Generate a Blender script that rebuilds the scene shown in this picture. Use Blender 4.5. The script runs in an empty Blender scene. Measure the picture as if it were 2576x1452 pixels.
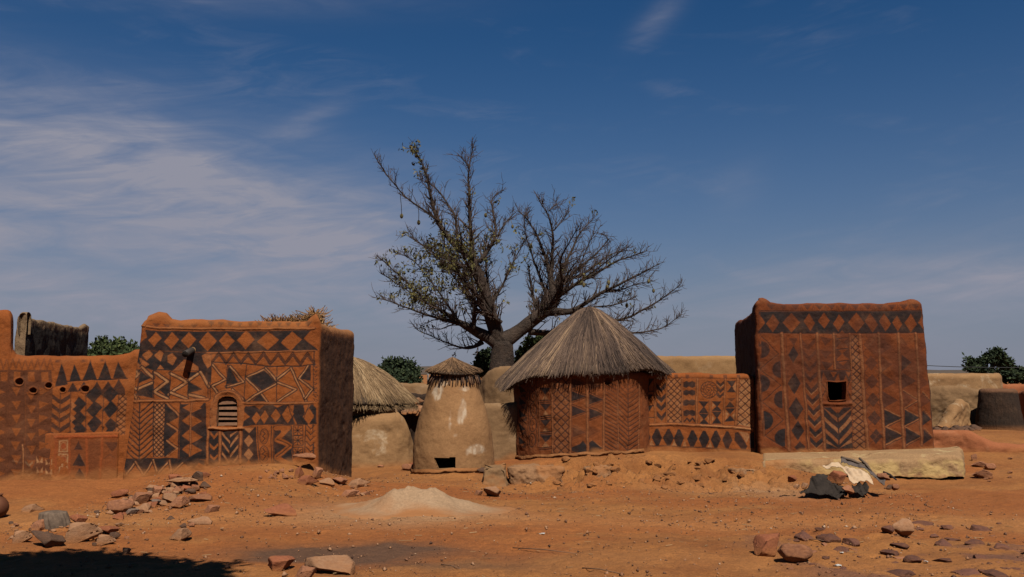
import bpy, math, random
import numpy as np
from mathutils import Vector, Matrix
random.seed(7)
rng = np.random.default_rng(11)
R = math.radians
scene = bpy.context.scene
col = scene.collection

# ------------------------------------------------------------------ camera, sky, sun, exposure
F = 2231.0            # focal length in units of a 2576 px wide picture
CAMZ = 1.75
PITCH = math.atan((935 - 726) / F)
SUN_AZ, SUN_EL = R(15), R(55)       # sun stands behind the camera, a little to the right
cam_data = bpy.data.cameras.new('camera')
cam_data.sensor_width = 36.0
cam_data.lens = 36.0 * F / 2576
cam_data.clip_end = 6000
cam = bpy.data.objects.new('camera', cam_data)
cam.location = (0, 0, CAMZ)
cam.rotation_euler = (math.pi / 2 + PITCH, 0, 0)
col.objects.link(cam)
scene.camera = cam

class NT:
    """small helper that writes node trees"""
    def __init__(s, tree):
        s.t = tree
    def n(s, typ, **kw):
        nd = s.t.nodes.new(typ)
        for k, v in kw.items():
            setattr(nd, k, v)
        return nd
    def put(s, sock, v):
        if v is None:
            return
        if hasattr(v, 'is_output'):
            s.t.links.new(v, sock)
        else:
            sock.default_value = v
    def m(s, op, a, b=None, c=None, clamp=False):
        nd = s.n('ShaderNodeMath', operation=op)
        nd.use_clamp = clamp
        for i, v in enumerate((a, b, c)):
            s.put(nd.inputs[i], v)
        return nd.outputs[0]
    def mix(s, fac, a, b, blend='MIX'):
        nd = s.n('ShaderNodeMix', data_type='RGBA', blend_type=blend)
        s.put(nd.inputs[0], fac)
        for i, v in ((6, a), (7, b)):
            if isinstance(v, tuple) and len(v) == 3:
                v = v + (1,)
            s.put(nd.inputs[i], v)
        return nd.outputs[2]
    def noise(s, vec, scale, detail=4, rough=.55, dist=0.0):
        nd = s.n('ShaderNodeTexNoise')
        s.put(nd.inputs['Vector'], vec)
        nd.inputs['Scale'].default_value = scale
        nd.inputs['Detail'].default_value = detail
        nd.inputs['Roughness'].default_value = rough
        nd.inputs['Distortion'].default_value = dist
        return nd.outputs[0]
    def ramp(s, v, lo, hi, a=0.0, b=1.0):
        nd = s.n('ShaderNodeMapRange')
        nd.clamp = True
        s.put(nd.inputs[0], v)
        for i, x in enumerate((lo, hi, a, b)):
            nd.inputs[i + 1].default_value = x
        return nd.outputs[0]
    def attr(s, name):
        return s.n('ShaderNodeAttribute', attribute_name=name).outputs['Fac']
    def sep(s, v):
        nd = s.n('ShaderNodeSeparateXYZ'); s.put(nd.inputs[0], v); return nd.outputs
    def comb(s, x, y, z):
        nd = s.n('ShaderNodeCombineXYZ')
        for i, v in enumerate((x, y, z)):
            s.put(nd.inputs[i], v)
        return nd.outputs[0]

world = bpy.data.worlds.new('World')
scene.world = world
world.use_nodes = True
wt = world.node_tree
wt.nodes.clear()
W = NT(wt)
sky = W.n('ShaderNodeTexSky', sky_type='NISHITA')
sky.sun_disc = False
sky.sun_elevation = SUN_EL
sky.sun_rotation = math.pi - SUN_AZ
sky.altitude = 300
sky.air_density = 1.0
sky.dust_density = 0.6
sky.ozone_density = 2.5
SKY_STRENGTH = 0.05
tc = W.n('ShaderNodeTexCoord').outputs['Generated']
sx, sy, sz = W.sep(tc)
az = W.m('ARCTAN2', sx, sy)
el = W.m('ARCSINE', sz)
def gauss(a0, e0, wa, we, amp, tilt=0.0):
    da = W.m('SUBTRACT', az, R(a0))
    de = W.m('SUBTRACT', W.m('SUBTRACT', el, R(e0)), W.m('MULTIPLY', da, tilt))
    q = W.m('ADD', W.m('POWER', W.m('DIVIDE', W.m('ABSOLUTE', da), R(wa)), 2.0), W.m('POWER', W.m('DIVIDE', W.m('ABSOLUTE', de), R(we)), 2.0))
    return W.m('MULTIPLY', W.m('EXPONENT', W.m('MULTIPLY', q, -1.0)), amp)
# thin high cloud: streaked noise in azimuth / elevation, denser in a few banks
streak = W.comb(W.m('MULTIPLY', az, 3.0), W.m('ADD', W.m('MULTIPLY', el, 15.0), W.m('MULTIPLY', az, 1.6)), 0.37)
n1 = W.noise(streak, 1.5, 7, .55, .5)
n2 = W.noise(W.comb(W.m('MULTIPLY', az, 5.0), W.m('SUBTRACT', W.m('MULTIPLY', el, 26.0), W.m('MULTIPLY', az, 4.0)), 2.2), 1.6, 8, .62, .9)
banks = None
for g in ((-27, 13.0, 15, 3.3, 1.02, -.12), (-14, 9.6, 10, 3.2, .82, -.15), (-30, 7.6, 15, 2.8, .8, -.05), (27, 5.4, 12, 2.4, .6, .08), (13, 3.0, 30, 3.0, .30, 0), (-24, 4.2, 20, 3.4, .75, 0),
          (9.6, 22.0, 1.5, .9, .42, .5), (14.6, 11.5, 1.8, 1.6, .16, .3), (-13.5, 15.4, 2.2, .8, .5, .5), (-20, 22.6, 14, 1.2, .25, .05)):
    q = gauss(*g)
    banks = q if banks is None else W.m('ADD', banks, q)
cover = W.m('MULTIPLY', banks, W.ramp(n1, .28, .66, .38, 1.15))
cover = W.m('MULTIPLY', cover, W.ramp(n2, .28, .66, .36, 1.12))
wisp = W.m('MULTIPLY', W.ramp(n1, .50, .80), W.ramp(n2, .45, .75, 0, .34))
cover = W.m('ADD', cover, wisp, clamp=True)
grade = W.mix(1.0, sky.outputs[0], (.165, .62, 1.0), 'MULTIPLY')
haze = W.m('MULTIPLY', W.m('EXPONENT', W.m('MULTIPLY', W.m('POWER', W.m('DIVIDE', W.m('MAXIMUM', el, 0.0), R(10.0)), 1.45), -1.0)), .95)
grade = W.mix(haze, grade, (4.5, 4.75, 5.9))
CLOUD = (5.5, 5.6, 6.9)
skycol = W.mix(1.0, W.mix(cover, grade, CLOUD), (.54, .54, .54), 'MULTIPLY')
bg = W.n('ShaderNodeBackground')
W.put(bg.inputs[0], skycol)
bg.inputs[1].default_value = SKY_STRENGTH
wo = W.n('ShaderNodeOutputWorld')
wt.links.new(bg.outputs[0], wo.inputs[0])

sun_data = bpy.data.lights.new('sun', 'SUN')
sun_data.energy = 5.0
sun_data.angle = R(0.5)
sun_data.color = (1.0, .93, .82)
sun = bpy.data.objects.new('sun', sun_data)
SUN_DIR = Vector((math.sin(SUN_AZ) * math.cos(SUN_EL), -math.cos(SUN_AZ) * math.cos(SUN_EL), math.sin(SUN_EL)))
sun.rotation_euler = SUN_DIR.to_track_quat('Z', 'Y').to_euler()
sun.location = (5, -10, 20)
col.objects.link(sun)

scene.view_settings.view_transform = 'Standard'
scene.view_settings.look = 'None'
scene.view_settings.exposure = 0.9
scene.view_settings.gamma = 1.0
scene.view_settings.use_curve_mapping = False

# ------------------------------------------------------------------ measuring helpers
CP, SP = math.cos(PITCH), math.sin(PITCH)
def ray(U, V):
    x = (U - 1288.0) / F
    yu = (726.0 - V) / F
    return np.array([x, CP - SP * yu, SP + CP * yu])
def P(U, V, Y):
    d = ray(U, V)
    return np.array([0, 0, CAMZ]) + d * (Y / d[1])
def XY(U, Y):
    return P(U, 935, Y)[:2]
def ZAT(V, Y):
    return P(1288, V, Y)[2]

# ------------------------------------------------------------------ numpy noise
def _hash(ix, iy, iz, seed):
    h = (ix.astype(np.int64) * 374761393 + iy.astype(np.int64) * 668265263 + iz.astype(np.int64) * 2147483647 + seed * 974634777) & 0xffffffff
    h = ((h ^ (h >> 13)) * 1274126177) & 0xffffffff
    h = (h ^ (h >> 16)) & 0xffff
    return h / 65535.0
def vnoise(p, seed=0):
    i = np.floor(p); f = p - i
    f = f * f * (3 - 2 * f)
    i = i.astype(np.int64)
    out = 0
    for dx in (0, 1):
        wx = f[:, 0] if dx else 1 - f[:, 0]
        for dy in (0, 1):
            wy = f[:, 1] if dy else 1 - f[:, 1]
            for dz in (0, 1):
                wz = f[:, 2] if dz else 1 - f[:, 2]
                out = out + wx * wy * wz * _hash(i[:, 0] + dx, i[:, 1] + dy, i[:, 2] + dz, seed)
    return out * 2 - 1
def fbm(p, scale, octs=4, seed=0, gain=.5):
    p = np.asarray(p, float)
    a, s, tot = 1.0, scale, 0
    for o in range(octs):
        tot = tot + a * vnoise(p * s, seed + o * 17)
        a *= gain; s *= 2.03
    return tot
def sstep(a, b, x):
    t = np.clip((x - a) / (b - a), 0, 1)
    return t * t * (3 - 2 * t)

# ------------------------------------------------------------------ mesh helpers
def tag(o, label=None, cat=None, group=None, kind=None):
    if label: o['label'] = label
    if cat: o['category'] = cat
    if group: o['group'] = group
    if kind or label: o['kind'] = kind or 'thing'
    return o
def mesh_data(name, V, faces, attrs=None, smooth=True):
    V = np.asarray(V, dtype=np.float32)
    me = bpy.data.meshes.new(name)
    if isinstance(faces, np.ndarray):
        k = faces.shape[1]; nf = len(faces)
        me.vertices.add(len(V)); me.vertices.foreach_set('co', V.ravel())
        me.loops.add(nf * k); me.loops.foreach_set('vertex_index', faces.astype(np.int32).ravel())
        me.polygons.add(nf)
        me.polygons.foreach_set('loop_start', np.arange(0, nf * k, k, dtype=np.int32))
        me.update(calc_edges=True)
    else:
        me.from_pydata([tuple(map(float, v)) for v in V], [], [tuple(int(i) for i in f) for f in faces])
        me.update()
    if smooth:
        me.polygons.foreach_set('use_smooth', np.ones(len(me.polygons), dtype=bool))
    for k, a in (attrs or {}).items():
        at = me.attributes.new(k, 'FLOAT', 'POINT')
        at.data.foreach_set('value', np.asarray(a, dtype=np.float32))
    return me
def link(name, me, mat=None, parent=None, loc=None):
    o = bpy.data.objects.new(name, me)
    col.objects.link(o)
    if mat is not None and me is not None and not me.materials:
        me.materials.append(mat)
    if parent is not None:
        o.parent = parent
    if loc is not None:
        o.location = tuple(float(v) for v in loc)
    return o
def mk(name, V, faces, mat, parent=None, attrs=None, smooth=True, origin=None):
    """mesh object; V in world space; origin = world position of the object (default: the parent's)"""
    V = np.asarray(V, float)
    if parent is not None:
        V = V - np.array(parent.location)
        return link(name, mesh_data(name, V, faces, attrs, smooth), mat, parent)
    if origin is None:
        c = (V.min(0) + V.max(0)) / 2
        origin = np.array([c[0], c[1], V[:, 2].min()])
    return link(name, mesh_data(name, V - origin, faces, attrs, smooth), mat, None, origin)
def sub(name, V, faces, mat, part, attrs=None, smooth=True):
    """mesh two levels down (its part sits at the thing's origin)"""
    V = np.asarray(V, float) - np.array(part.parent.location)
    return link(name, mesh_data(name, V, faces, attrs, smooth), mat, part)
def empty(name, loc):
    o = bpy.data.objects.new(name, None)
    col.objects.link(o)
    o.empty_display_size = .2
    o.location = tuple(float(v) for v in loc)
    return o
def gridfaces(nu, nv, closed=False):
    """faces of a grid with nv rows of nu vertices (index j*nu+i)"""
    i = np.arange(nu if closed else nu - 1); j = np.arange(nv - 1)
    I, J = np.meshgrid(i, j)
    I2 = (I + 1) % nu
    return np.stack([J * nu + I, J * nu + I2, (J + 1) * nu + I2, (J + 1) * nu + I], -1).reshape(-1, 4)
def tube(path, radii, n=8, cap=True):
    path = np.asarray(path, float); radii = np.broadcast_to(np.asarray(radii, float), (len(path),))
    T = np.gradient(path, axis=0); T /= np.linalg.norm(T, axis=1)[:, None] + 1e-9
    ref = np.array([0, 0, 1.0]) if abs(T[0][2]) < .9 else np.array([1.0, 0, 0])
    V = []
    for k in range(len(path)):
        a = np.cross(T[k], ref); a /= np.linalg.norm(a) + 1e-9
        b = np.cross(a, T[k]); ref = b
        th = np.arange(n) * 2 * math.pi / n
        V.append(path[k] + radii[k] * (np.cos(th)[:, None] * a + np.sin(th)[:, None] * b))
    V = np.concatenate(V)
    fs = [tuple(f) for f in gridfaces(n, len(path), True)]
    if cap:
        fs.append(tuple(range(n))[::-1]); fs.append(tuple(range(len(V) - n, len(V))))
    return V, fs
def strands(pts, rad, k=3):
    """many thin prisms at once. pts (N,M,3), rad (N,M); returns V, quads"""
    N, M, _ = pts.shape
    T = np.gradient(pts, axis=1); T /= np.linalg.norm(T, axis=2, keepdims=True) + 1e-9
    ref = rng.normal(size=(N, 1, 3)); ref = np.repeat(ref, M, 1)
    a = np.cross(T, ref); a /= np.linalg.norm(a, axis=2, keepdims=True) + 1e-9
    b = np.cross(T, a)
    th = np.arange(k) * 2 * math.pi / k
    V = pts[:, :, None, :] + rad[:, :, None, None] * (np.cos(th)[None, None, :, None] * a[:, :, None, :] + np.sin(th)[None, None, :, None] * b[:, :, None, :])
    base = np.arange(N)[:, None, None] * (M * k)
    j = np.arange(M - 1)[None, :, None]; i = np.arange(k)[None, None, :]; i2 = (i + 1) % k
    Fq = np.stack([base + j * k + i, base + j * k + i2, base + (j + 1) * k + i2, base + (j + 1) * k + i], -1).reshape(-1, 4)
    return V.reshape(-1, 3), Fq
def box(c, half, rot=None):
    v = np.array([[x, y, z] for x in (-1, 1) for y in (-1, 1) for z in (-1, 1)], float) * np.asarray(half)
    if rot is not None:
        v = v @ np.array(rot).T
    return v + np.asarray(c), [(0, 1, 3, 2), (4, 6, 7, 5), (0, 4, 5, 1), (2, 3, 7, 6), (0, 2, 6, 4), (1, 5, 7, 3)]
def join(parts):
    Vs, Fs, o = [], [], 0
    for V, f in parts:
        Vs.append(np.asarray(V, float)); Fs += [tuple(int(i) + o for i in q) for q in f]; o += len(V)
    return np.concatenate(Vs), Fs

# ------------------------------------------------------------------ materials
def newmat(name):
    m = bpy.data.materials.new(name); m.use_nodes = True
    m.node_tree.nodes.clear()
    t = NT(m.node_tree)
    bs = t.n('ShaderNodeBsdfPrincipled'); out = t.n('ShaderNodeOutputMaterial')
    m.node_tree.links.new(bs.outputs[0], out.inputs[0])
    bs.inputs['Roughness'].default_value = .92
    bs.inputs['Specular IOR Level'].default_value = .15
    return m, t, bs
def obj_co(t):
    return t.n('ShaderNodeTexCoord').outputs['Object']
def world_co(t):
    return t.n('ShaderNodeNewGeometry').outputs['Position']
def bump(t, bs, h, strength=.5, dist=.02):
    b = t.n('ShaderNodeBump'); b.inputs['Strength'].default_value = strength; b.inputs['Distance'].default_value = dist
    t.put(b.inputs['Height'], h); t.t.links.new(b.outputs[0], bs.inputs['Normal'])
SOIL = (.165, .064, .0195)
GAIN = .40
def mud(name, c1, c2, spots=None, spot_amt=0.0, fine=.22, bumpd=.02, stain_or_lit=None, streaks=False, dustc=SOIL):
    """earth plaster: two mottled tones, optional worn patches, straw flecks, optional dust attribute"""
    m, t, bs = newmat(name)
    g = lambda c: tuple(v * GAIN for v in c) if c else c
    c1, c2, spots, stain_or_lit = g(c1), g(c2), g(spots), g(stain_or_lit)
    co = world_co(t)
    c = t.mix(t.ramp(t.noise(co, 1.7, 5, .6), .3, .7), c1, c2)
    f = t.noise(co, 34, 4, .7)
    c = t.mix(1.0, c, t.mix(t.ramp(f, .25, .75), (1 - fine,) * 3, (1 + fine * .6,) * 3), 'MULTIPLY')
    if spots:
        s = t.m('MULTIPLY', t.ramp(t.noise(co, 2.3, 6, .62, .6), .56, .66), t.ramp(t.noise(co, 16, 3, .6), .35, .6, .3, 1))
        c = t.mix(t.m('MULTIPLY', s, spot_amt), c, spots)
    if streaks:
        x, y, z = t.sep(co)
        st = t.noise(t.comb(t.m('MULTIPLY', x, 16), t.m('MULTIPLY', y, 16), t.m('MULTIPLY', z, 1.3)), 1.4, 5, .7)
        c = t.mix(1.0, c, t.mix(t.ramp(st, .3, .7), (.55, .55, .55), (1.25, 1.2, 1.12)), 'MULTIPLY')
    if stain_or_lit:
        c = t.mix(t.attr('stain_or_lit'), c, stain_or_lit)
    c = t.mix(t.attr('dust'), c, dustc)
    t.put(bs.inputs['Base Color'], c)
    h = t.m('ADD', t.m('MULTIPLY', f, .35), t.noise(co, 9, 5, .6))
    if streaks:
        h = t.m('ADD', h, t.m('MULTIPLY', st, 1.2))
    bump(t, bs, h, .55, bumpd)
    return m
def painted(name, c1, c2, dark=(.0095, .0064, .0062), pale=(.215, .115, .052), red=(.150, .031, .0075)):
    m, t, bs = newmat(name)
    co = world_co(t)
    c = t.mix(t.ramp(t.noise(co, 2.1, 5, .6), .3, .7), c1, c2)
    f = t.noise(co, 42, 4, .7)
    w = t.noise(co, 11, 4, .65)
    c = t.mix(t.attr('red'), c, red)
    c = t.mix(t.m('MULTIPLY', t.attr('pale'), t.ramp(w, .3, .6, .45, 1)), c, pale)
    c = t.mix(t.m('MULTIPLY', t.attr('dark'), t.m('MULTIPLY', t.ramp(w, .25, .48, .84, 1.0), t.ramp(t.noise(co, 1.5, 4, .6), .3, .55, .87, 1.0))), c, dark)
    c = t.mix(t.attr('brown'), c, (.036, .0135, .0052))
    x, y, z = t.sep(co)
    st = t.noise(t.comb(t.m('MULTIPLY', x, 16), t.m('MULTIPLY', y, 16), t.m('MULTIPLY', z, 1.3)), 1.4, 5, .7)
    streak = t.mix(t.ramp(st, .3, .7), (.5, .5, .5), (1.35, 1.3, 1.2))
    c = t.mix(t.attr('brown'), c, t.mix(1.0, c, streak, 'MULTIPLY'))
    c = t.mix(1.0, c, t.mix(t.ramp(f, .25, .75), (.70,) * 3, (1.18,) * 3), 'MULTIPLY')
    # thin grey-tan dust film, in patches
    c = t.mix(t.m('MULTIPLY', t.ramp(t.noise(co, 3.2, 6, .65, .4), .52, .78), .24), c, (.15, .073, .034))
    c = t.mix(t.attr('dust'), c, SOIL)
    t.put(bs.inputs['Base Color'], c)
    h = t.m('ADD', t.m('MULTIPLY', f, .35), t.m('ADD', w, t.m('MULTIPLY', t.attr('brown'), t.m('MULTIPLY', st, 1.5))))
    bump(t, bs, h, .6, .02)
    return m
def simple(name, c1, c2, scale=8, rough=.9, bumps=.3, bdist=.01, obj_random=0.0, spec=.15, dusty=0.0):
    m, t, bs = newmat(name)
    c1, c2 = tuple(v * GAIN for v in c1), tuple(v * GAIN for v in c2)
    co = obj_co(t)
    n = t.noise(co, scale, 5, .65)
    c = t.mix(t.ramp(n, .3, .7), c1, c2)
    if obj_random:
        rnd = t.n('ShaderNodeObjectInfo').outputs['Random']
        k = t.ramp(rnd, 0, 1, 1 - obj_random, 1 + obj_random)
        nd = t.n('ShaderNodeVectorMath', operation='SCALE'); t.put(nd.inputs[0], c); t.put(nd.inputs['Scale'], k)
        c = nd.outputs[0]
    if dusty:
        x, y, z = t.sep(co)
        lowz = t.ramp(t.m('ADD', z, t.m('MULTIPLY', t.noise(co, 2.5, 4, .6), .8)), -.25, .55, 1, 0)
        film = t.m('MULTIPLY', t.ramp(t.noise(co, 1.7, 5, .7), .45, .7), .45)
        c = t.mix(t.m('MULTIPLY', t.m('MAXIMUM', lowz, film), dusty), c, SOIL)
    t.put(bs.inputs['Base Color'], c)
    bs.inputs['Roughness'].default_value = rough
    bs.inputs['Specular IOR Level'].default_value = spec
    if bumps:
        bump(t, bs, t.noise(co, scale * (1 if dusty else 3), 6, .7), bumps, bdist)
    return m
def toned(name, cols, rough=.85, trans=0.0):
    """strand / leaf material: colour picked by the 'tone' attribute of each strand"""
    m, t, bs = newmat(name)
    tone = t.attr('tone')
    cr = t.n('ShaderNodeValToRGB')
    els = cr.color_ramp.elements
    while len(els) < len(cols):
        els.new(.5)
    for i, (p, c) in enumerate(cols):
        els[i].position = p; els[i].color = tuple(v * GAIN for v in c) + (1,)
    t.put(cr.inputs[0], tone)
    t.put(bs.inputs['Base Color'], cr.outputs[0])
    bs.inputs['Roughness'].default_value = rough
    return m

M = {}
M['ochre'] = painted('painted_mud_ochre', (.142, .0385, .0072), (.112, .0295, .0058))
M['ochre_red'] = painted('painted_mud_red', (.094, .0225, .0046), (.070, .0165, .0037))
M['ochre_hut'] = painted('painted_mud_brown', (.112, .0295, .0066), (.086, .0225, .0052))
M['tan'] = mud('tan_mud', (.42, .235, .105), (.34, .18, .078), (.60, .44, .28), .8)
M['tan_plain'] = mud('tan_mud_plain', (.42, .235, .10), (.34, .18, .075), (.50, .33, .19), .4)
M['tan_grey'] = mud('grey_tan_mud', (.33, .19, .09), (.24, .135, .064), (.42, .28, .17), .45)
M['dark_mud'] = mud('dark_mud', (.062, .035, .022), (.034, .020, .014), (.15, .09, .05), .4, .35, .05, streaks=True)
M['black_mud'] = mud('black_mud', (.040, .026, .020), (.024, .017, .014), (.10, .065, .04), .5, .4, .06)
M['plinth'] = mud('plinth_mud', (.46, .27, .13), (.40, .235, .115), (.60, .44, .22), .9, .3, .04, stain_or_lit=(.56, .37, .15))
M['step'] = mud('step_mud', (.40, .21, .10), (.34, .17, .08), (.42, .29, .18), .6, .3, .04)
M['clay'] = simple('fired_clay', (.20, .075, .035), (.14, .05, .025), 6, .6, .15)
M['slat'] = simple('slat_wood', (.26, .125, .062), (.15, .07, .038), 20, .8, .4, .006)
M['wood'] = simple('old_wood', (.30, .17, .10), (.20, .11, .07), 20, .8, .4, .006)
M['wood_dark'] = simple('dark_wood', (.06, .04, .035), (.035, .025, .022), 20, .85, .4, .006)
M['wood_grey'] = simple('grey_wood', (.26, .18, .125), (.11, .075, .052), 16, .85, .5, .01)
M['pipe'] = simple('dark_pipe', (.07, .055, .045), (.045, .035, .03), 20, .6, .1)
M['wire'] = simple('dark_wire', (.03, .03, .03), (.05, .05, .05), 20, .6, 0)
M['pole'] = simple('grey_pole', (.35, .33, .30), (.28, .26, .24), 8, .8, .2)
M['bark'] = simple('baobab_bark', (.105, .07, .05), (.026, .018, .014), 3.0, .85, .9, .12)
M['trunkdark'] = simple('tree_bark', (.09, .065, .045), (.06, .042, .03), 6, .9, .4, .02)
M['rock'] = simple('laterite_rock', (.46, .20, .10), (.27, .11, .06), 5, .9, .6, .025, .22, dusty=0.75)
M['rock_red'] = simple('red_rock', (.42, .145, .065), (.27, .085, .042), 6, .9, .6, .02, .15, dusty=0.75)
M['rock_tan'] = simple('tan_rock', (.46, .25, .135), (.34, .165, .085), 5, .9, .5, .02, .15, dusty=0.75)
M['rock_purple'] = simple('purple_rock', (.21, .088, .056), (.13, .056, .040), 4, .88, .7, .02, .25, dusty=0.75)
M['rock_dark'] = simple('dark_rock', (.17, .092, .058), (.085, .048, .032), 9, .85, .6, .02, .2, dusty=0.4)
M['rock_grey'] = simple('grey_stone', (.30, .20, .15), (.19, .13, .10), 8, .85, .6, .02, .1, dusty=0.4)
M['plastic'] = simple('black_plastic', (.032, .025, .021), (.075, .056, .044), 3.5, .7, 1.0, .07, 0, .08)
M['cloth'] = simple('cream_cloth', (.72, .52, .34), (.62, .42, .26), 9, .95, .3, .006)
M['rag_grey'] = simple('grey_rag', (.17, .13, .115), (.10, .078, .07), 9, .95, .3, .006)
M['litter'] = simple('white_litter', (.72, .70, .66), (.6, .58, .55), 9, .7, .1)
M['gravel'] = toned('gravel_bits', ((0, (.09, .045, .03)), (.35, (.24, .11, .06)), (.7, (.40, .19, .09)), (.96, (.46, .25, .14)), (1, (.62, .45, .32))))
M['drystraw'] = toned('dry_straw', ((0, (.28, .15, .07)), (.5, (.45, .27, .13)), (1, (.62, .43, .23))))
M['thatch'] = toned('grey_thatch', ((0, (.045, .030, .025)), (.35, (.140, .090, .066)), (.75, (.255, .163, .110)), (1, (.45, .29, .17))))
M['thatch_tan'] = toned('tan_thatch', ((0, (.16, .095, .05)), (.4, (.36, .225, .115)), (.8, (.47, .31, .165)), (1, (.58, .42, .25))))
M['thatch_cap'] = toned('brown_thatch', ((0, (.09, .052, .03)), (.5, (.26, .145, .075)), (1, (.42, .25, .13))))
M['stalks'] = toned('millet_stalks', ((0, (.20, .08, .035)), (.5, (.42, .20, .075)), (1, (.60, .36, .15))))
M['sticks'] = toned('roof_sticks', ((0, (.03, .02, .016)), (.45, (.07, .045, .03)), (.6, (.30, .20, .12)), (1, (.50, .36, .22))))
M['thatch_under'] = simple('thatch_under', (.06, .042, .03), (.035, .025, .02), 20, .95, .4)
M['thatch_base'] = simple('thatch_base', (.12, .085, .06), (.07, .05, .038), 22, .95, .4)
M['leaf'] = toned('green_leaves', ((0, (.022, .034, .012)), (.5, (.050, .070, .020)), (1, (.105, .125, .035))))
M['leaf_dark'] = toned('dark_green_leaves', ((0, (.014, .024, .012)), (.5, (.030, .048, .020)), (1, (.065, .085, .032))))
M['leaf_baobab'] = toned('baobab_leaves', ((0, (.05, .045, .018)), (.5, (.12, .11, .035)), (1, (.26, .21, .07))))
M['fruit'] = simple('baobab_pod', (.20, .17, .07), (.13, .10, .045), 9, .8, .2)
# ------------------------------------------------------------------ the ground
def zbase(y):
    return np.interp(y, [0, 8, 11, 14, 16, 20, 40], [.02, 0, -.10, -.20, -.285, -.30, -.20])
CTRL = [(-150, 1222, 13.5), (0, 1219, 13.6), (150, 1222, 13.8), (300, 1232, 14.0), (50, 1278, 12.2), (-100, 1285, 12.0), (200, 1282, 12.1),
        (330, 1208, 14.4), (500, 1186, 14.7), (600, 1176, 14.8), (700, 1170, 14.9), (790, 1182, 15.0), (500, 1230, 13.3), (400, 1262, 12.5), (650, 1215, 13.8),
        (760, 1215, 14.0), (860, 1232, 14.5), (890, 1208, 17.0), (950, 1172, 19.5), (1000, 1160, 20.5), (1040, 1193, 17.3), (1142, 1195, 16.6), (1240, 1185, 17.2),
        (1462, 1151, 17.9), (1300, 1156, 18.7), (1600, 1141, 18.4), (1750, 1139, 18.8), (1880, 1139, 18.4), (1450, 1166, 17.25), (1300, 1172, 17.4), (1560, 1162, 17.3),
        (1650, 1159, 17.4), (1760, 1157, 17.5), (1860, 1158, 17.5), (1330, 1240, 15.4), (1450, 1234, 15.6), (1560, 1228, 15.8), (1680, 1224, 15.9), (1800, 1220, 16.1), (1890, 1214, 16.4),
        (2100, 1207, 16.8), (2400, 1212, 16.7), (2460, 1186, 17.6), (2510, 1156, 18.9), (2576, 1152, 19.0), (2750, 1152, 19.0), (2450, 1092, 22.5), (2560, 1104, 21.5),
        (2500, 1080, 24.3), (2380, 1080, 24.0), (2700, 1090, 23)]
_cp = np.array([P(*c) for c in CTRL])
_flat = [(x, y, 0.0) for x in (-9, -6, -3, 0, 3, 6, 9) for y in (6, 8.5, 10.5)] + [(x, 12.3, 0.0) for x in (-1, 1, 3, 5, 7.5, 10)] + [(x, 14, 0.0) for x in (-1, 1.5, 4, 7, 10)] + \
        [(x, 30, 0.0) for x in (-14, -7, 0, 7, 14)] + [(-14, y, 0.0) for y in (8, 14, 22)] + [(16, y, 0.0) for y in (8, 14, 22)]
_cx = np.concatenate([_cp[:, :2], np.array(_flat)[:, :2]])
_cv = np.concatenate([_cp[:, 2] - zbase(_cp[:, 1]), np.zeros(len(_flat))])
_D = np.linalg.norm(_cx[:, None] - _cx[None], axis=2)
_wt = np.linalg.solve(np.sqrt(_D ** 2 + .15 ** 2) + np.eye(len(_cx)) * 1e-6, _cv)
RAG = P(2120, 1252, 13.75)            # front foot of the rag heap
def ground_z(x, y):
    x = np.atleast_1d(np.asarray(x, float)); y = np.atleast_1d(np.asarray(y, float))
    z = zbase(y).astype(float)
    win = sstep(-15, -13, x) * (1 - sstep(15, 17, x)) * sstep(3.5, 5.5, y) * (1 - sstep(27, 30, y))
    idx = np.nonzero(win > 0)[0]
    for c in range(0, len(idx), 40000):
        k = idx[c:c + 40000]
        d = np.sqrt((x[k, None] - _cx[None, :, 0]) ** 2 + (y[k, None] - _cx[None, :, 1]) ** 2 + .15 ** 2)
        z[k] += (d @ _wt) * win[k]
    p = np.stack([x, y, np.zeros_like(x)], 1)
    z = z + .026 * fbm(p, .9, 3, 5) + .010 * fbm(p, 2.7, 2, 6)
    # eroded bank in front of the round hut and the low wall
    scarp = sstep(.0, .6, x) * (1 - sstep(4.9, 5.4, x)) * sstep(15.3, 15.9, y) * (1 - sstep(17.2, 17.8, y))
    er = fbm(p * np.array([1, 1.6, 1]), 2.6, 4, 31)
    z = z + scarp * (.13 * np.round(er * 2.4) / 2.4 + .05 * fbm(p, 7, 3, 41) - .10 * sstep(.55, .75, np.abs(fbm(p * np.array([.6, 1.8, 1]), 1.9, 3, 47))))
    # weathered rock showing through the soil, front right
    rk = sstep(2.2, 3.4, x) * sstep(7.2, 7.8, y) * (1 - sstep(9.9, 10.7, y)) * sstep(-.25, .25, fbm(p, .8, 2, 77))
    z = z + rk * .035 * np.maximum(0, fbm(p, 3.4, 4, 91) + .2)
    # mound under the rag heap
    z = z + .15 * np.exp(-(((x - RAG[0] - .12) / .55) ** 2 + ((y - RAG[1] - .72) / .36) ** 2) ** 1.5)
    # trodden rubble before the left house and round the pile at the far left
    hp = np.exp(-(((x + 5.3 - (y - 12.8) * .9) / 1.0) ** 2 + ((y - 12.9) / 1.1) ** 2)) + .7 * np.exp(-(((x + 5.0) / 1.2) ** 2 + ((y - 10.2) / .8) ** 2)) + .6 * np.exp(-(((x + 3.2) / 1.0) ** 2 + ((y - 14.2) / .4) ** 2))
    z = z + np.clip(hp, 0, 1) * (.05 * np.abs(fbm(p, 2.6, 3, 19)) + .03 * fbm(p, 6.5, 3, 29))
    return z
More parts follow.
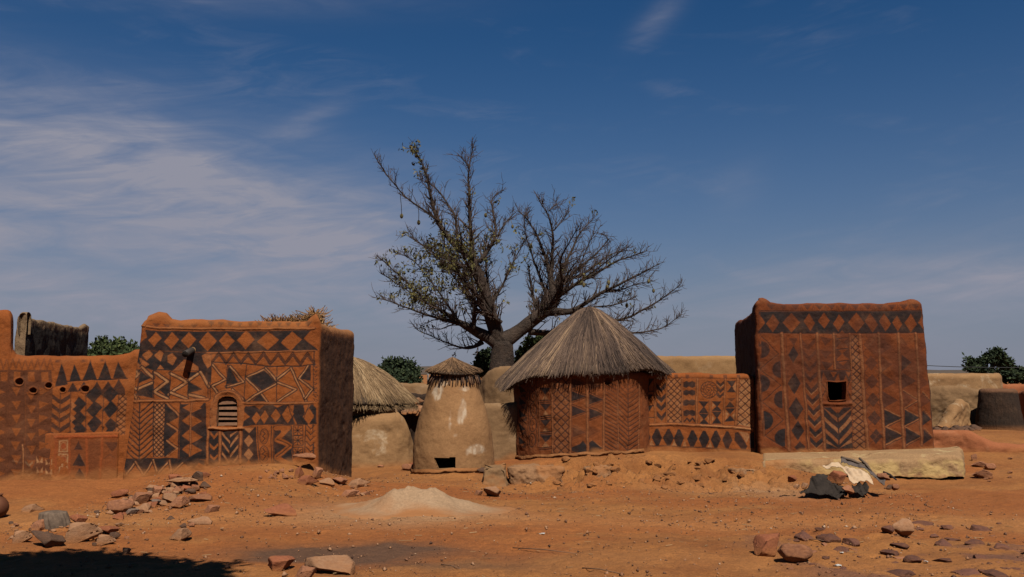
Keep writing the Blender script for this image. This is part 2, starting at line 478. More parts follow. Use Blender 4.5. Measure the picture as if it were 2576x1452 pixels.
def place(U, V, dz=0.0):
    """where the line of sight through a picture point meets the ground"""
    d = ray(U, V)
    ys = np.linspace(5, 34, 1200)
    pts = np.array([0, 0, CAMZ])[None] + d[None] * (ys / d[1])[:, None]
    g = ground_z(pts[:, 0], pts[:, 1]) + dz
    k = np.nonzero(pts[:, 2] <= g)[0]
    i = k[0] if len(k) else len(ys) - 1
    return np.array([pts[i, 0], pts[i, 1], g[i]])

def axis(lo, hi, step, far, n=26):
    a = np.arange(lo, hi + step / 2, step)
    left = lo - np.geomspace(step * 2, far, n)[::-1]; right = hi + np.geomspace(step * 2, far, n)
    return np.concatenate([left, a, right])
gx = axis(-9, 11, .04, 3000)
gy = np.concatenate([-np.geomspace(1, 200, 8)[::-1], np.linspace(0, 6.6, 12), np.arange(6.7, 17.8, .032), np.arange(17.85, 27, .12), 27 + np.geomspace(.3, 3000, 26)])
GX, GY = np.meshgrid(gx, gy)
gz = ground_z(GX.ravel(), GY.ravel())
gp = np.stack([GX.ravel(), GY.ravel(), gz], 1)
fine_win = sstep(-11, -9, gp[:, 0]) * (1 - sstep(11, 13, gp[:, 0])) * sstep(6, 7, gp[:, 1]) * (1 - sstep(18, 22, gp[:, 1]))
p0 = gp * np.array([1, 1, 0])
gp[:, 2] += fine_win * (.009 * fbm(p0, 5.5, 4, 3) + .007 * np.abs(fbm(p0, 15, 3, 8)) + .014 * np.minimum(0, fbm(p0 * np.array([.5, 1.4, 1]), 3.1, 3, 61) + .25))
# footprints and hoof marks trodden into the loose soil
NX = len(gx)
for k in range(420):
    fx, fy = rng.uniform(-6.5, 7.5), rng.uniform(7.2, 15.0)
    a = rng.normal(0, .5) + (math.pi / 2 if k % 3 else 0); ca, sa = math.cos(a), math.sin(a); dl = rng.uniform(.010, .026)
    i0, i1 = np.searchsorted(gx, [fx - .25, fx + .25]); j0, j1 = np.searchsorted(gy, [fy - .25, fy + .25])
    X_, Y_ = np.meshgrid(gx[i0:i1] - fx, gy[j0:j1] - fy)
    r_ = ((X_ * ca + Y_ * sa) / rng.uniform(.09, .15)) ** 2 + ((-X_ * sa + Y_ * ca) / rng.uniform(.04, .065)) ** 2
    ids = (np.arange(j0, j1)[:, None] * NX + np.arange(i0, i1)[None]).ravel()
    gp[ids, 2] += (-dl * np.exp(-r_ ** 2) + .35 * dl * np.exp(-(r_ - 1.6) ** 2 * 2)).ravel()
ASHC = np.array([P(1035, 1262, 12.0)[0], 12.3])
def blob(cx, cy, rx, ry, pw=1.0):
    return np.exp(-(((gp[:, 0] - cx) / rx) ** 2 + ((gp[:, 1] - cy) / ry) ** 2) ** pw)
n_ash = .5 + .5 * np.clip(fbm(p0, 2.2, 4, 15) * 1.3, -1, 1)
a1 = place(1900, 1236); a2 = place(1990, 1245)
ash = np.clip(.95 * blob(ASHC[0] - .15, ASHC[1] - .35, 1.35, 1.15, 1.4) * (.55 + .6 * n_ash) + .55 * blob(a1[0], a1[1], 1.2, .7) * (.3 + .9 * n_ash) + .5 * blob(a2[0], a2[1], .5, .5), 0, 1)
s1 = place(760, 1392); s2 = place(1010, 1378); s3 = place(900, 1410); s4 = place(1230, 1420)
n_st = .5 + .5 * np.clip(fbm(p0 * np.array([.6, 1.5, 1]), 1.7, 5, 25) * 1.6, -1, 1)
stain_or_lit = np.clip((.85 * blob(s1[0], s1[1], .8, .45) + .8 * blob(s2[0], s2[1], .75, .28) + .7 * blob(s3[0], s3[1], 1.1, .4) + .4 * blob(s4[0], s4[1], .8, .4)) * (.15 + 1.1 * n_st), 0, .9)
rocky = sstep(2.0, 3.2, gp[:, 0]) * sstep(7.3, 7.9, gp[:, 1]) * (1 - sstep(9.9, 10.6, gp[:, 1])) * sstep(0.02, .3, fbm(p0, 1.1, 4, 77))
redd = sstep(.1, .6, fbm(p0 * np.array([.5, 1, 1]), .55, 4, 55)) * fine_win
path = np.exp(-((gp[:, 1] - 10.9 - .5 * fbm(p0 * np.array([.25, 0, 1]), 1, 2, 5)) / .75) ** 2) * .8 * fine_win + .4 * np.exp(-((gp[:, 1] - 8.3 - .4 * fbm(p0 * np.array([.3, 0, 1]), 1, 2, 15)) / .5) ** 2) * fine_win * sstep(-1, 1, gp[:, 0])
m, t, bs = newmat('bare_earth')
co = world_co(t)
nbig = t.noise(co, .8, 6, .62)
c = t.mix(t.ramp(nbig, .34, .66), (.132, .048, .0135), (.192, .080, .0235))
c = t.mix(t.ramp(t.noise(co, 2.1, 6, .65, .8), .5, .72, 0, .55), c, (.108, .048, .018))
c = t.mix(t.m('MULTIPLY', t.attr('redd'), .65), c, (.150, .046, .0115))
c = t.mix(t.m('MULTIPLY', t.attr('path'), t.ramp(t.noise(co, 1.9, 5, .6), .3, .6, .35, 1)), c, (.205, .088, .029))
c = t.mix(t.attr('rocky'), c, (.098, .043, .0245))
c = t.mix(t.attr('ash'), c, (.195, .112, .058))
c = t.mix(t.attr('stain_or_lit'), c, (.054, .030, .0185))
f1 = t.noise(co, 60, 4, .75)
f2 = t.noise(co, 14, 5, .7)
c = t.mix(1.0, c, t.mix(t.ramp(f1, .28, .72), (.66,) * 3, (1.24,) * 3), 'MULTIPLY')
c = t.mix(1.0, c, t.mix(t.ramp(f2, .3, .7), (.82, .80, .78), (1.14, 1.13, 1.12)), 'MULTIPLY')
vor = t.n('ShaderNodeTexVoronoi'); t.put(vor.inputs['Vector'], co); vor.inputs['Scale'].default_value = 26
speck = t.m('MULTIPLY', t.m('LESS_THAN', vor.outputs['Distance'], .16), t.m('GREATER_THAN', t.noise(co, 3.1, 3), .5))
c = t.mix(t.m('MULTIPLY', speck, .6), c, (.05, .022, .012))
t.put(bs.inputs['Base Color'], c)
bump(t, bs, t.m('ADD', t.m('MULTIPLY', f1, .4), t.m('ADD', f2, t.m('MULTIPLY', t.attr('rocky'), t.noise(co, 9, 5, .7)))), .8, .03)
M['soil'] = m
ground = mk('ground', gp, gridfaces(len(gx), len(gy)), M['soil'], attrs=dict(ash=ash, stain_or_lit=stain_or_lit, rocky=rocky, redd=redd, path=path), origin=np.zeros(3))
tag(ground, kind='structure')

# low ridge far away
hx = np.linspace(-900, 900, 120)
rows = []
for yy, hh in ((520, 0), (600, .55), (680, 1), (800, 1), (1000, .2)):
    top = 3.5 + 2.0 * fbm(np.stack([hx / 120, hx * 0, hx * 0], 1), 1, 4, 5)
    rows.append(np.stack([hx, np.full_like(hx, yy), -1.5 + hh * (top + 1.5)], 1))
hill = mk('hills', np.concatenate(rows), gridfaces(120, 5), simple('far_scrub', (.16, .11, .08), (.10, .08, .06), .02, .95, 0), origin=np.zeros(3))
tag(hill, kind='structure')

# ------------------------------------------------------------------ mud walls: a path lofted up, rounded over the top and down the back
def rpath(corners, r, ds, closed=True):
    """rounded polygon; returns points, inward normals, q (edge index + fraction along the edge)"""
    C = [np.asarray(c, float) for c in corners]
    n = len(C)
    pts, nor, qs = [], [], []
    ne = n if closed else n - 1
    for e in range(ne):
        a, b = C[e], C[(e + 1) % n]
        L = np.linalg.norm(b - a); d = (b - a) / L
        inn = np.array([-d[1], d[0]])
        s0 = r if (closed or e > 0) else 0
        s1 = L - r if (closed or e < ne - 1) else L
        k = max(2, int((s1 - s0) / ds[e]))
        for s in np.linspace(s0, s1, k):
            pts.append(a + d * s); nor.append(inn); qs.append(e + s / L)
        if closed or e < ne - 1:
            c2 = C[(e + 2) % n]; d2 = (c2 - b) / np.linalg.norm(c2 - b); inn2 = np.array([-d2[1], d2[0]])
            L2 = np.linalg.norm(c2 - b)
            p1, p2 = b - d * r, b + d2 * r
            for w in np.linspace(0, 1, 9)[1:-1]:
                pt = (1 - w) ** 2 * p1 + 2 * w * (1 - w) * b + w ** 2 * p2
                nn = inn * (1 - w) + inn2 * w
                pts.append(pt); nor.append(nn / np.linalg.norm(nn)); qs.append(e + 1 - r / L * (1 - w) + r / L2 * w)
    return np.array(pts), np.array(nor), np.array(qs)
class Loft:
    def __init__(s, path, nor, q, zb, top, th, vec, nrow, closed, back_to=None, rough=.012, seed=0, roughscale=2.2, end_cap=True):
        N = len(path); r = th / 2
        s.N, s.nrow, s.closed = N, nrow, closed
        zb = np.broadcast_to(zb, (N,)); top = np.broadcast_to(top, (N,))
        tt = np.linspace(0, 1, nrow)
        rowsZ = [zb + a * (top - r - zb) for a in tt]; rowsO = [np.zeros(N)] * nrow
        rowsH = [z - zb for z in rowsZ]
        for th_ in np.linspace(0, math.pi, 10)[1:]:
            rowsZ.append(top - r + r * math.sin(th_)); rowsO.append(np.full(N, r - r * math.cos(th_))); rowsH.append(top - r - zb)
        bt = zb if back_to is None else np.broadcast_to(back_to, (N,))
        for a in (.33, .66, 1.0):
            rowsZ.append(top - r + a * (bt - top + r)); rowsO.append(np.full(N, th)); rowsH.append(np.maximum(0, rowsZ[-1] - zb))
        Z = np.array(rowsZ); O = np.array(rowsO); H = np.array(rowsH)
        X = path[None, :, 0] + vec[None, :, 0] * H + nor[None, :, 0] * O
        Y = path[None, :, 1] + vec[None, :, 1] * H + nor[None, :, 1] * O
        s.V = np.stack([X, Y, Z], -1).reshape(-1, 3)
        s.out = np.repeat(-np.stack([nor[:, 0], nor[:, 1]], 1)[None], len(Z), 0).reshape(-1, 2)
        s.outer = np.zeros(len(s.V), bool); s.outer[:(nrow + 2) * N] = True
        s.q = np.tile(q, len(Z))
        d = rough * fbm(s.V, roughscale, 4, seed) + rough * .25 * fbm(s.V, 9, 3, seed + 5)
        s.V[:, :2] += s.out * d[:, None]
        s.V[nrow * N:, 2] += .8 * rough * fbm(s.V[nrow * N:], 3.5, 3, seed + 9)
        s.F = gridfaces(N, len(Z), closed)
        s.attrs = {}
        s.nrows = len(Z)
    def roof(s, z):
        """flat earth roof inside the parapet"""
        N = s.N
        ring = s.V[(s.nrows - 1) * N:]
        c = ring.mean(0)
        V = np.concatenate([ring, c[None]]); V[:, 2] = z
        return V, [(i, (i + 1) % N, N) for i in range(N)]
def qfun(pairs, q, period=None):
    x, y = zip(*pairs)
    y = np.array(y, float)
    if y.ndim == 1:
        return np.interp(q, x, y)
    return np.stack([np.interp(q, x, y[:, k]) for k in range(y.shape[1])], 1)

# ------------------------------------------------------------------ painting on walls: motifs measured in wall metres (s along, z up)
class Painter:
    def __init__(s, S, Z, T, warp=.009, soft=.008, seed=0):
        p = np.stack([S, Z, np.zeros_like(S)], 1)
        s.S = S + warp * fbm(p, 5, 3, seed); s.Z = Z + warp * fbm(p, 5, 3, seed + 50)
        s.T = T; s.soft = soft
        n = len(S)
        s.L = {k: np.zeros(n) for k in ('dark', 'pale', 'red', 'brown', 'dust')}
        s.rel = np.zeros(n)
    def pts(s, pts):
        return np.array([s.T(x, y) for x, y in pts])
    def _near(s, q, pad):
        lo, hi = q.min(0) - pad, q.max(0) + pad
        return np.nonzero((s.S > lo[0]) & (s.S < hi[0]) & (s.Z > lo[1]) & (s.Z < hi[1]))[0]
    def _seg(s, x, y, a, b):
        d = b - a; L2 = d @ d + 1e-12
        t = np.clip(((x - a[0]) * d[0] + (y - a[1]) * d[1]) / L2, 0, 1)
        return np.hypot(x - a[0] - t * d[0], y - a[1] - t * d[1])
    def put(s, k, a, layer, val):
        arr = s.rel if layer == 'rel' else s.L[layer]
        if layer == 'rel':
            arr[k] += val * a
        else:
            arr[k] = arr[k] * (1 - a) + val * a
    def poly(s, pts, layer='dark', val=1.0, clear=True, rel=0.0):
        q = s.pts(pts)
        k = s._near(q, .02)
        if not len(k): return
        x, y = s.S[k], s.Z[k]
        ins = np.zeros(len(k), bool); dm = np.full(len(k), 9.0)
        for i in range(len(q)):
            a, b = q[i], q[(i + 1) % len(q)]
            c = ((a[1] > y) != (b[1] > y)) & (x < (b[0] - a[0]) * (y - a[1]) / (b[1] - a[1] + 1e-12) + a[0])
            ins ^= c
            dm = np.minimum(dm, s._seg(x, y, a, b))
        a = np.clip(.5 + np.where(ins, dm, -dm) / s.soft, 0, 1)
        s.put(k, a, layer, val)
        if clear and layer == 'dark' and val > .3: s.put(k, a, 'pale', 0)
        if clear and layer == 'pale' and val > .3: s.put(k, a, 'dark', 0)
        if rel: s.put(k, a, 'rel', rel)
    def line(s, pts, w, layer='dark', val=1.0, rel=0.0, closed=False):
        """w in picture units of the wall's zoom"""
        if closed: pts = list(pts) + [pts[0]]
        q = s.pts(pts); wm = w * s.unit / 2
        k = s._near(q, wm + .02)
        if not len(k): return
        x, y = s.S[k], s.Z[k]; dm = np.full(len(k), 9.0)
        for i in range(len(q) - 1):
            dm = np.minimum(dm, s._seg(x, y, q[i], q[i + 1]))
        a = np.clip(.5 + (wm - dm) / s.soft, 0, 1)
        if layer: s.put(k, a, layer, val)
        if layer == 'dark' and val > .5 and w <= 12 and not rel: s.put(k, np.clip(1 - dm / (wm * 1.3), 0, 1), 'rel', -.007)
        if layer == 'dark' and val > .3: s.put(k, a, 'pale', 0)
        if rel: s.put(k, np.clip(1 - dm / (wm * 1.3), 0, 1), 'rel', rel)
    def dbl(s, pts, w=22, lw=9.5, pale=.65):
        """pale strip between two dark scored lines"""
        s.line(pts, w + lw, 'dark', .95)
        s.line(pts, w - lw * .6, 'dark', 0); s.line(pts, w - lw * .6, 'pale', pale, .003)
    def rib(s, pts, w, rel=.012, edge=3.5, ev=.8):
        """raised cord of plaster with scored edges"""
        s.line(pts, w + 2 * edge, 'dark', ev); s.line(pts, w, 'dark', 0); s.line(pts, w * 1.1, None, 0, rel); s.line(pts, w * .8, 'pale', .22)
    def ochre(s, pts, pale=.0):
        s.poly(pts, 'dark', 0.0, False)
        if pale: s.poly(pts, 'pale', pale, False)
    def dia(s, cx, cy, w, h, val=0.0, sk=0.0, pale=0.0):
        s.poly([(cx - w, cy + sk), (cx + sk * .4, cy - h), (cx + w, cy - sk), (cx - sk * .4, cy + h)], 'dark', val, False)
        if pale: s.poly([(cx - w, cy), (cx, cy - h), (cx + w, cy), (cx, cy + h)], 'pale', pale, False)
    def hatch(s, xl, xr, y0, y1, step, w, val=.9, pale=.25, slope=1.0):
        """crossed diagonal lines between two edges given as (x_top, x_bottom)"""
        fl = lambda y: xl[0] + (xl[1] - xl[0]) * (y - y0) / (y1 - y0)
        fr = lambda y: xr[0] + (xr[1] - xr[0]) * (y - y0) / (y1 - y0)
        if pale: s.poly([(fl(y0), y0), (fr(y0), y0), (fr(y1), y1), (fl(y1), y1)], 'pale', pale, False)
        wd = (xr[0] - xl[0]) * slope
        y = y0 - wd
        while y < y1:
            for A, B in (((fl, y), (fr, y + wd)), ((fr, y), (fl, y + wd))):
                pa = np.array([A[0](A[1]), A[1]]); pb = np.array([B[0](B[1]), B[1]])
                t0 = max(0, (y0 - pa[1]) / wd); t1 = min(1, (y1 - pa[1]) / wd)
                if t1 > t0: s.line([tuple(pa + (pb - pa) * t0), tuple(pa + (pb - pa) * t1)], w, 'dark', val)
            y += step
    def ellipse(s, cx, cy, rx, ry, w, val=.9):
        s.line([(cx + rx * math.cos(a), cy + ry * math.sin(a)) for a in np.linspace(0, 2 * math.pi, 25)], w, 'dark', val)
    def chev(s, xl, xm, xr, y, dy, thick, val=1.0, layer='dark'):
        s.poly([(xl, y), (xm, y + dy), (xr, y), (xr, y + thick), (xm, y + dy + thick), (xl, y + thick)], layer, val, layer == 'dark')
def plane_T(A, d, ox, oy, sc):
    n = np.array([-d[1], d[0]])
    def T(x, y):
        U, V = (ox + x / sc) / 1.56522, (oy + y / sc) / 1.56522
        r = ray(U, V); r2 = r[:2]
        k = (n @ A) / (n @ r2)
        return ((r2 * k - A) @ d, CAMZ + r[2] * k)
    return T
def carve(o_loft, paint, idx):
    o_loft.V[idx, :2] += o_loft.out[idx] * paint.rel[:, None]
def finish(o_loft, paint, idx, base_z, dust_h=.16):
    n = len(o_loft.V)
    for k, a in paint.L.items():
        full = np.zeros(n); full[idx] = a; o_loft.attrs[k] = full
    dz = o_loft.V[:, 2] - base_z
    o_loft.attrs['dust'] = np.maximum(o_loft.attrs['dust'], .85 * (1 - sstep(.0, dust_h, dz + .07 * fbm(o_loft.V, 3, 4, 3))))
    carve(o_loft, paint, idx)
def cut(F, V, inside):
    c = V[F].mean(1)
    return F[~inside(c)]
# ================================================================== painted house on the left
SRC = 1.56522
def dirn(a, b):
    d = np.asarray(b, float) - np.asarray(a, float)
    return d / np.linalg.norm(d)
def outline_tube(pts3, r, n=8):
    pts3 = np.asarray(pts3); return tube(np.concatenate([pts3, pts3[:2]]), r, n, False)

A = XY(312, 14.55); B = XY(803, 15.05); C = XY(893, 17.25); D = A + (C - B) * 1.15 + np.array([.15, .3])
dAB = dirn(A, B)
pa, na, qa = rpath([A, B, C, D], .10, [.0085, .03, .06, .05])
zt = lambda V, Y: ZAT(V, Y)
tops = qfun([(0, zt(800, 14.6)), (.045, zt(790, 14.6)), (.085, zt(783, 14.6)), (.13, zt(787, 14.6)), (.165, zt(801, 14.7)), (.21, zt(805, 14.7)), (.30, zt(802, 14.7)), (.5, zt(806, 14.8)), (.75, zt(808, 14.9)), (.915, zt(806, 15)),
              (.935, zt(797, 15)), (.965, zt(789, 15)), (.99, zt(793, 15)), (1.03, zt(812, 15.1)), (1.12, zt(817, 15.3)), (1.5, zt(824, 16)), (1.85, zt(831, 17)), (1.93, zt(829, 17.1)), (1.99, zt(832, 17.2)), (2.1, zt(834, 17.3)), (3, 2.5), (3.9, zt(805, 14.7)), (4, zt(800, 14.6))], qa)
vec = qfun([(0, (.078, .02)), (1, (.002, .02)), (2, (.0, -.02)), (3, (.05, -.02)), (4, (.078, .02))], qa)
ROOFZ = 2.12
L = Loft(pa, na, qa, -.25, tops, .20, vec, 290, True, ROOFZ, .024, 1)
S_ = (L.V[:, :2] - A) @ dAB
dist = np.abs((L.V[:, :2] - A) @ np.array([-dAB[1], dAB[0]]))
front = np.nonzero(L.outer & ((L.q < 1.002) | (L.q > 3.985)) & (dist < .16))[0]
pt = Painter(S_[front], L.V[front, 2], plane_T(A, dAB, 480, 1180, 1.9617), seed=3)
pt.unit = 15.0 / F / SRC / 1.9617
p = pt
# top: small triangles, cord, diamond frieze
for i in range(11):
    x = 655 + i * 75
    p.poly([(x, 168), (x + 62, 168), (x + 31, 208)], 'dark', .85)
for x, y in ((225, 180), (310, 185), (420, 190), (520, 188)):
    p.poly([(x, y), (x + 70, y + 2), (x + 35, y + 32)], 'dark', .55)
p.poly([(175, 228), (300, 240), (700, 246), (1100, 240), (1510, 232), (1512, 392), (1180, 404), (800, 405), (660, 412), (560, 405), (300, 395), (100, 388), (108, 345)], 'dark')
p.ochre([(120, 205), (172, 214), (192, 290), (108, 352)])
for cx, cy, w, h, sk in ((253, 305, 52, 60, 8), (383, 316, 60, 66, 8), (513, 312, 58, 62, 4), (660, 325, 68, 76, 4), (808, 320, 62, 66, 0), (955, 311, 68, 74, 2), (1125, 318, 86, 72, 10), (1305, 320, 80, 76, 12)):
    p.dia(cx, cy, w, h, 0, sk)
p.ochre([(1400, 300), (1470, 222), (1512, 232), (1512, 385)])
p.rib([(150, 200), (290, 218), (560, 224), (900, 226), (1200, 222), (1485, 222)], 16, .016)
# upper left patchwork
p.poly([(88, 388), (660, 412), (690, 415), (690, 640), (668, 640), (600, 560), (560, 552), (370, 552), (240, 548), (150, 518), (68, 518)], 'dark')
for q in ([(155, 425), (205, 388), (238, 420), (190, 468)], [(248, 425), (292, 388), (322, 412), (298, 478)], [(352, 430), (390, 412), (424, 448), (392, 505), (352, 482)],
          [(478, 462), (520, 470), (585, 520), (590, 548), (388, 550), (440, 500)], [(615, 432), (650, 418), (688, 428), (690, 505), (660, 532), (628, 480)], [(292, 506), (322, 542), (268, 542)],
          [(130, 448), (172, 470), (210, 500), (160, 528), (148, 500)], [(70, 500), (110, 480), (145, 515), (70, 520)]):
    p.ochre(q, .15)
# middle left: triangles and double lines
for q in ([(130, 540), (218, 606), (126, 648)], [(122, 690), (238, 645), (236, 766), (125, 742)], [(285, 692), (366, 642), (360, 762)], [(512, 632), (622, 692), (503, 722)], [(505, 560), (590, 560), (512, 618)]):
    p.poly(q)
for q in ([(65, 525), (122, 575), (60, 636)], [(150, 522), (238, 604)], [(232, 642), (120, 692), (60, 668)], [(245, 562), (350, 632), (245, 712), (352, 766)], [(372, 572), (498, 640), (360, 732)], [(380, 718), (500, 766)],
          [(600, 562), (510, 626)], [(602, 560), (672, 672)], [(520, 732), (640, 762)], [(60, 700), (122, 768)]):
    p.dbl(q)
for q in ([(124, 545), (118, 768)], [(240, 548), (242, 768)], [(370, 562), (364, 768)], [(508, 622), (508, 768)], [(668, 540), (664, 765)]):
    p.line(q, 6)
p.rib([(35, 782), (240, 786), (450, 780), (662, 772)], 18, .012, 5)
# lower left columns
for k in range(10):
    y = 790 + k * 42
    p.line([(26, y), (130, y + 88)], 9.5)
    p.line([(236, y), (140, y + 84)], 9.5)
p.line([(133, 800), (133, 1222)], 9)
p.line([(28, 800), (18, 1225)], 6)
p.line([(242, 800), (242, 1215)], 8); p.line([(326, 800), (322, 1215)], 6)
p.hatch((246, 246), (322, 320), 803, 1212, 36, 6.5, .95, .35)
p.poly([(328, 803), (345, 808), (440, 905), (345, 960), (426, 1016), (345, 1090), (420, 1150), (345, 1212), (322, 1215)])
for q in ([(348, 806), (442, 905)], [(345, 960), (430, 1016)], [(420, 1148), (342, 1212)], [(345, 1090), (422, 1150)]):
    p.line(q, 12, 'dark', 0); p.line(q, 10, 'pale', .45); p.line([(a + 8, b - 8) for a, b in q], 5); 
p.poly([(448, 805), (650, 798), (650, 1235), (440, 1240)])
for yc, k in ((835, 40), (935, 52), (1055, 56), (1160, 52)):
    p.ochre([(528, yc - k), (462, yc - 2), (526, yc + k * .8)])
    p.ochre([(534, yc - k * .9), (618, yc + 6), (532, yc + k)])
p.ochre([(545, 802), (636, 797), (592, 850), (545, 872)])
p.rib([(532, 800), (526, 1210)], 9, .008, 3)
p.line([(445, 800), (432, 1235)], 8)
# bottom zigzag of the left half
p.poly([(15, 1228), (330, 1224), (640, 1240), (640, 1285), (590, 1262), (548, 1312), (470, 1262), (384, 1335), (365, 1242), (270, 1342), (240, 1236), (166, 1360), (106, 1252), (30, 1352), (14, 1300)])
for q in ([(106, 1252), (34, 1350)], [(106, 1252), (166, 1358)], [(240, 1238), (170, 1355)], [(240, 1238), (275, 1340)], [(365, 1244), (285, 1338)], [(365, 1244), (382, 1330)], [(470, 1262), (400, 1330)]):
    p.dbl(q, 16)
p.line([(20, 1365), (300, 1350), (520, 1320)], 4, 'dark', .5)
# right half: zigzag band
p.rib([(655, 414), (900, 405), (1490, 396)], 9, .008, 4)
for off, w in ((0, 6), (24, 6), (48, 6)):
    zz = []
    for i in range(15):
        x = 690 + i * 57
        y = (408 if i % 2 else 488) + off * (.62) - 10 + (x - 690) * .012
        zz.append((min(x, 1488), max(404, min(y, 500 + (x - 690) * .02))))
    p.line(zz, w)
p.line([(690, 484), (950, 494), (1150, 520), (1320, 516), (1490, 504)], 9)
p.line([(1486, 398), (1484, 505)], 7)
# stars and triangles
for q in ([(826, 512), (902, 642), (804, 656)], [(968, 600), (1096, 548), (1186, 634), (1076, 702)], [(1004, 782), (1075, 724), (1108, 790)], [(1378, 612), (1430, 512), (1456, 512), (1456, 632)]):
    p.poly(q)
for q in ([(700, 505), (798, 620), (700, 668), (742, 722)], [(836, 515), (940, 636), (804, 676)], [(850, 692), (938, 772)], [(960, 602), (1100, 540), (1194, 632)], [(962, 608), (1070, 720), (1120, 792)], [(945, 797), (1076, 714), (1192, 648)],
          [(1112, 530), (1196, 626)], [(1200, 612), (1300, 536)], [(1204, 640), (1342, 692), (1202, 790)], [(1305, 530), (1420, 782)], [(1432, 514), (1370, 612), (1472, 692), (1414, 762)]):
    p.dbl(q, 16)
for q in ([(962, 505), (938, 792)], [(1196, 522), (1192, 792)], [(818, 505), (804, 690)], [(690, 488), (680, 770)]):
    p.line(q, 6)
for i in range(9):
    y = 512 + i * 32
    p.line([(1478, y), (1496, y + 22), (1508, y + 4)], 5)
p.line([(1474, 505), (1484, 780)], 5)
p.rib([(935, 800), (1180, 806), (1470, 798)], 14, .010, 5)
# diamond band right of the window
p.poly([(950, 822), (1465, 812), (1500, 840), (1500, 962), (1300, 968), (1000, 968), (912, 985), (905, 960), (985, 905), (930, 860)])
for cx, cy, w, h in ((1035, 916, 36, 48), (1100, 910, 32, 52), (1186, 900, 40, 52), (1282, 886, 46, 68), (1440, 902, 44, 62)):
    p.dia(cx, cy, w, h, 0, 3)
for q in ([(1022, 822), (1092, 822), (1058, 852)], [(1165, 820), (1240, 818), (1202, 838)], [(1290, 818), (1330, 816), (1320, 870)], [(1400, 816), (1452, 814), (1412, 880)], [(1330, 965), (1322, 900), (1352, 962)]):
    p.ochre(q)
for q in ([(1280, 816), (1335, 965)], [(1335, 818), (1400, 965)], [(1385, 968), (1440, 815)], [(1470, 812), (1500, 870)]):
    p.line(q, 5)
# around the window
p.poly([(684, 800), (735, 770), (738, 985), (678, 985)])
for y in (815, 880, 945):
    p.ochre([(682, y - 28), (722, y), (682, y + 28)], .2)
p.poly([(896, 800), (940, 835), (905, 862), (940, 905), (905, 955), (930, 985), (896, 985)])
# lower right columns
p.poly([(672, 1008), (746, 1010), (742, 1290), (668, 1282)])
for y in (1022, 1106, 1190):
    p.chev(678, 708, 740, y, 32, 24, 0)
p.poly([(772, 1008), (902, 1005), (898, 1268), (766, 1288)])
for k in range(5):
    y = 975 + k * 78
    for q in ([(772, y + 40), (830, y + 118), (830, y + 142), (772, y + 66)], [(897, y - 12), (836, y + 66), (836, y + 92), (897, y + 14)]):
        q2 = [(a, min(max(b, 1012), 1276)) for a, b in q]
        p.ochre(q2, .45)
p.poly([(932, 990), (1030, 982), (1050, 1268), (925, 1270)])
p.dia(980, 1092, 38, 48, 0, 0, .4); p.dia(982, 1198, 38, 46, 0, 0, .4)
p.ochre([(940, 990), (1022, 984), (980, 1030)], .3); p.ochre([(960, 1268), (980, 1240), (1000, 1268)])
for q in ([(1030, 982), (1052, 1262)], [(1046, 980), (1066, 1262)], [(1152, 980), (1156, 1268)], [(1170, 978), (1170, 1268)]):
    p.line(q, 6)
for y in (1056, 1192):
    p.ellipse(1099, y, 33, 60, 6); p.ellipse(1099, y, 24, 48, 3.5, .6)
    p.line([(1090, y - 40), (1108, y - 18), (1088, y), (1110, y + 18), (1092, y + 42)], 6)
p.poly([(1174, 985), (1310, 978), (1318, 1262), (1290, 1285), (1178, 1262)])
zz = [(1186, 998), (1290, 990), (1200, 1080), (1300, 1132), (1192, 1218), (1300, 1275)]
p.line(zz, 44, 'dark', .9); p.line(zz, 34, 'dark', 0); p.line([(1200, 1080), (1300, 1132), (1192, 1218)], 8, 'dark', .7)
p.ochre([(1215, 1000), (1300, 990), (1240, 1040)])
for q in ([(1308, 975), (1326, 1225)], [(1418, 962), (1412, 1220)]):
    p.line(q, 6)
for y in (1012, 1090, 1178):
    for a in range(4):
        ca, sa = math.cos(a * math.pi / 4 + .1) * 38, math.sin(a * math.pi / 4 + .1) * 34
        p.line([(1360 - ca, y - sa), (1360 + ca, y + sa)], 5.5)
    p.line([(1324, y - 36), (1398, y - 40), (1400, y + 34), (1326, y + 36)], 5, closed=True)
for i in range(6):
    y = 965 + i * 44
    p.line([(1424, y), (1456, y + 38), (1488, y + 4)], 6.5)
p.line([(1470, 950), (1482, 1210)], 5)
p.rib([(662, 1000), (656, 1275)], 16, .012, 4)
p.rib([(757, 1012), (754, 1285)], 18, .010, 4); p.rib([(916, 1005), (912, 1270)], 16, .010, 4)
# plaster band round the arched window and sill
WIN = [(738, 975), (738, 800), (746, 772), (775, 752), (815, 746), (855, 752), (882, 772), (890, 800), (890, 972)]
arch = [(708, 985), (712, 800), (728, 755), (768, 722), (815, 712), (862, 722), (900, 752), (920, 800), (912, 985)]
p.line(arch, 40, 'dark', 0); p.line(arch, 40, 'pale', .15)
p.line(arch, 34, None, 0, .014)
p.line([(a + (a - 815) * .12, b - 12) for a, b in arch[1:-1]], 5, 'dark', .8)
p.line([(672, 996), (800, 1002), (930, 992)], 24, 'dark', 0, .03); p.line([(672, 996), (800, 1002), (930, 992)], 20, 'pale', .35)
p.line([(672, 1010), (800, 1016), (930, 1006)], 5, 'dark', .8)
gzf = ground_z(L.V[:, 0], L.V[:, 1])
finish(L, p, front, gzf)
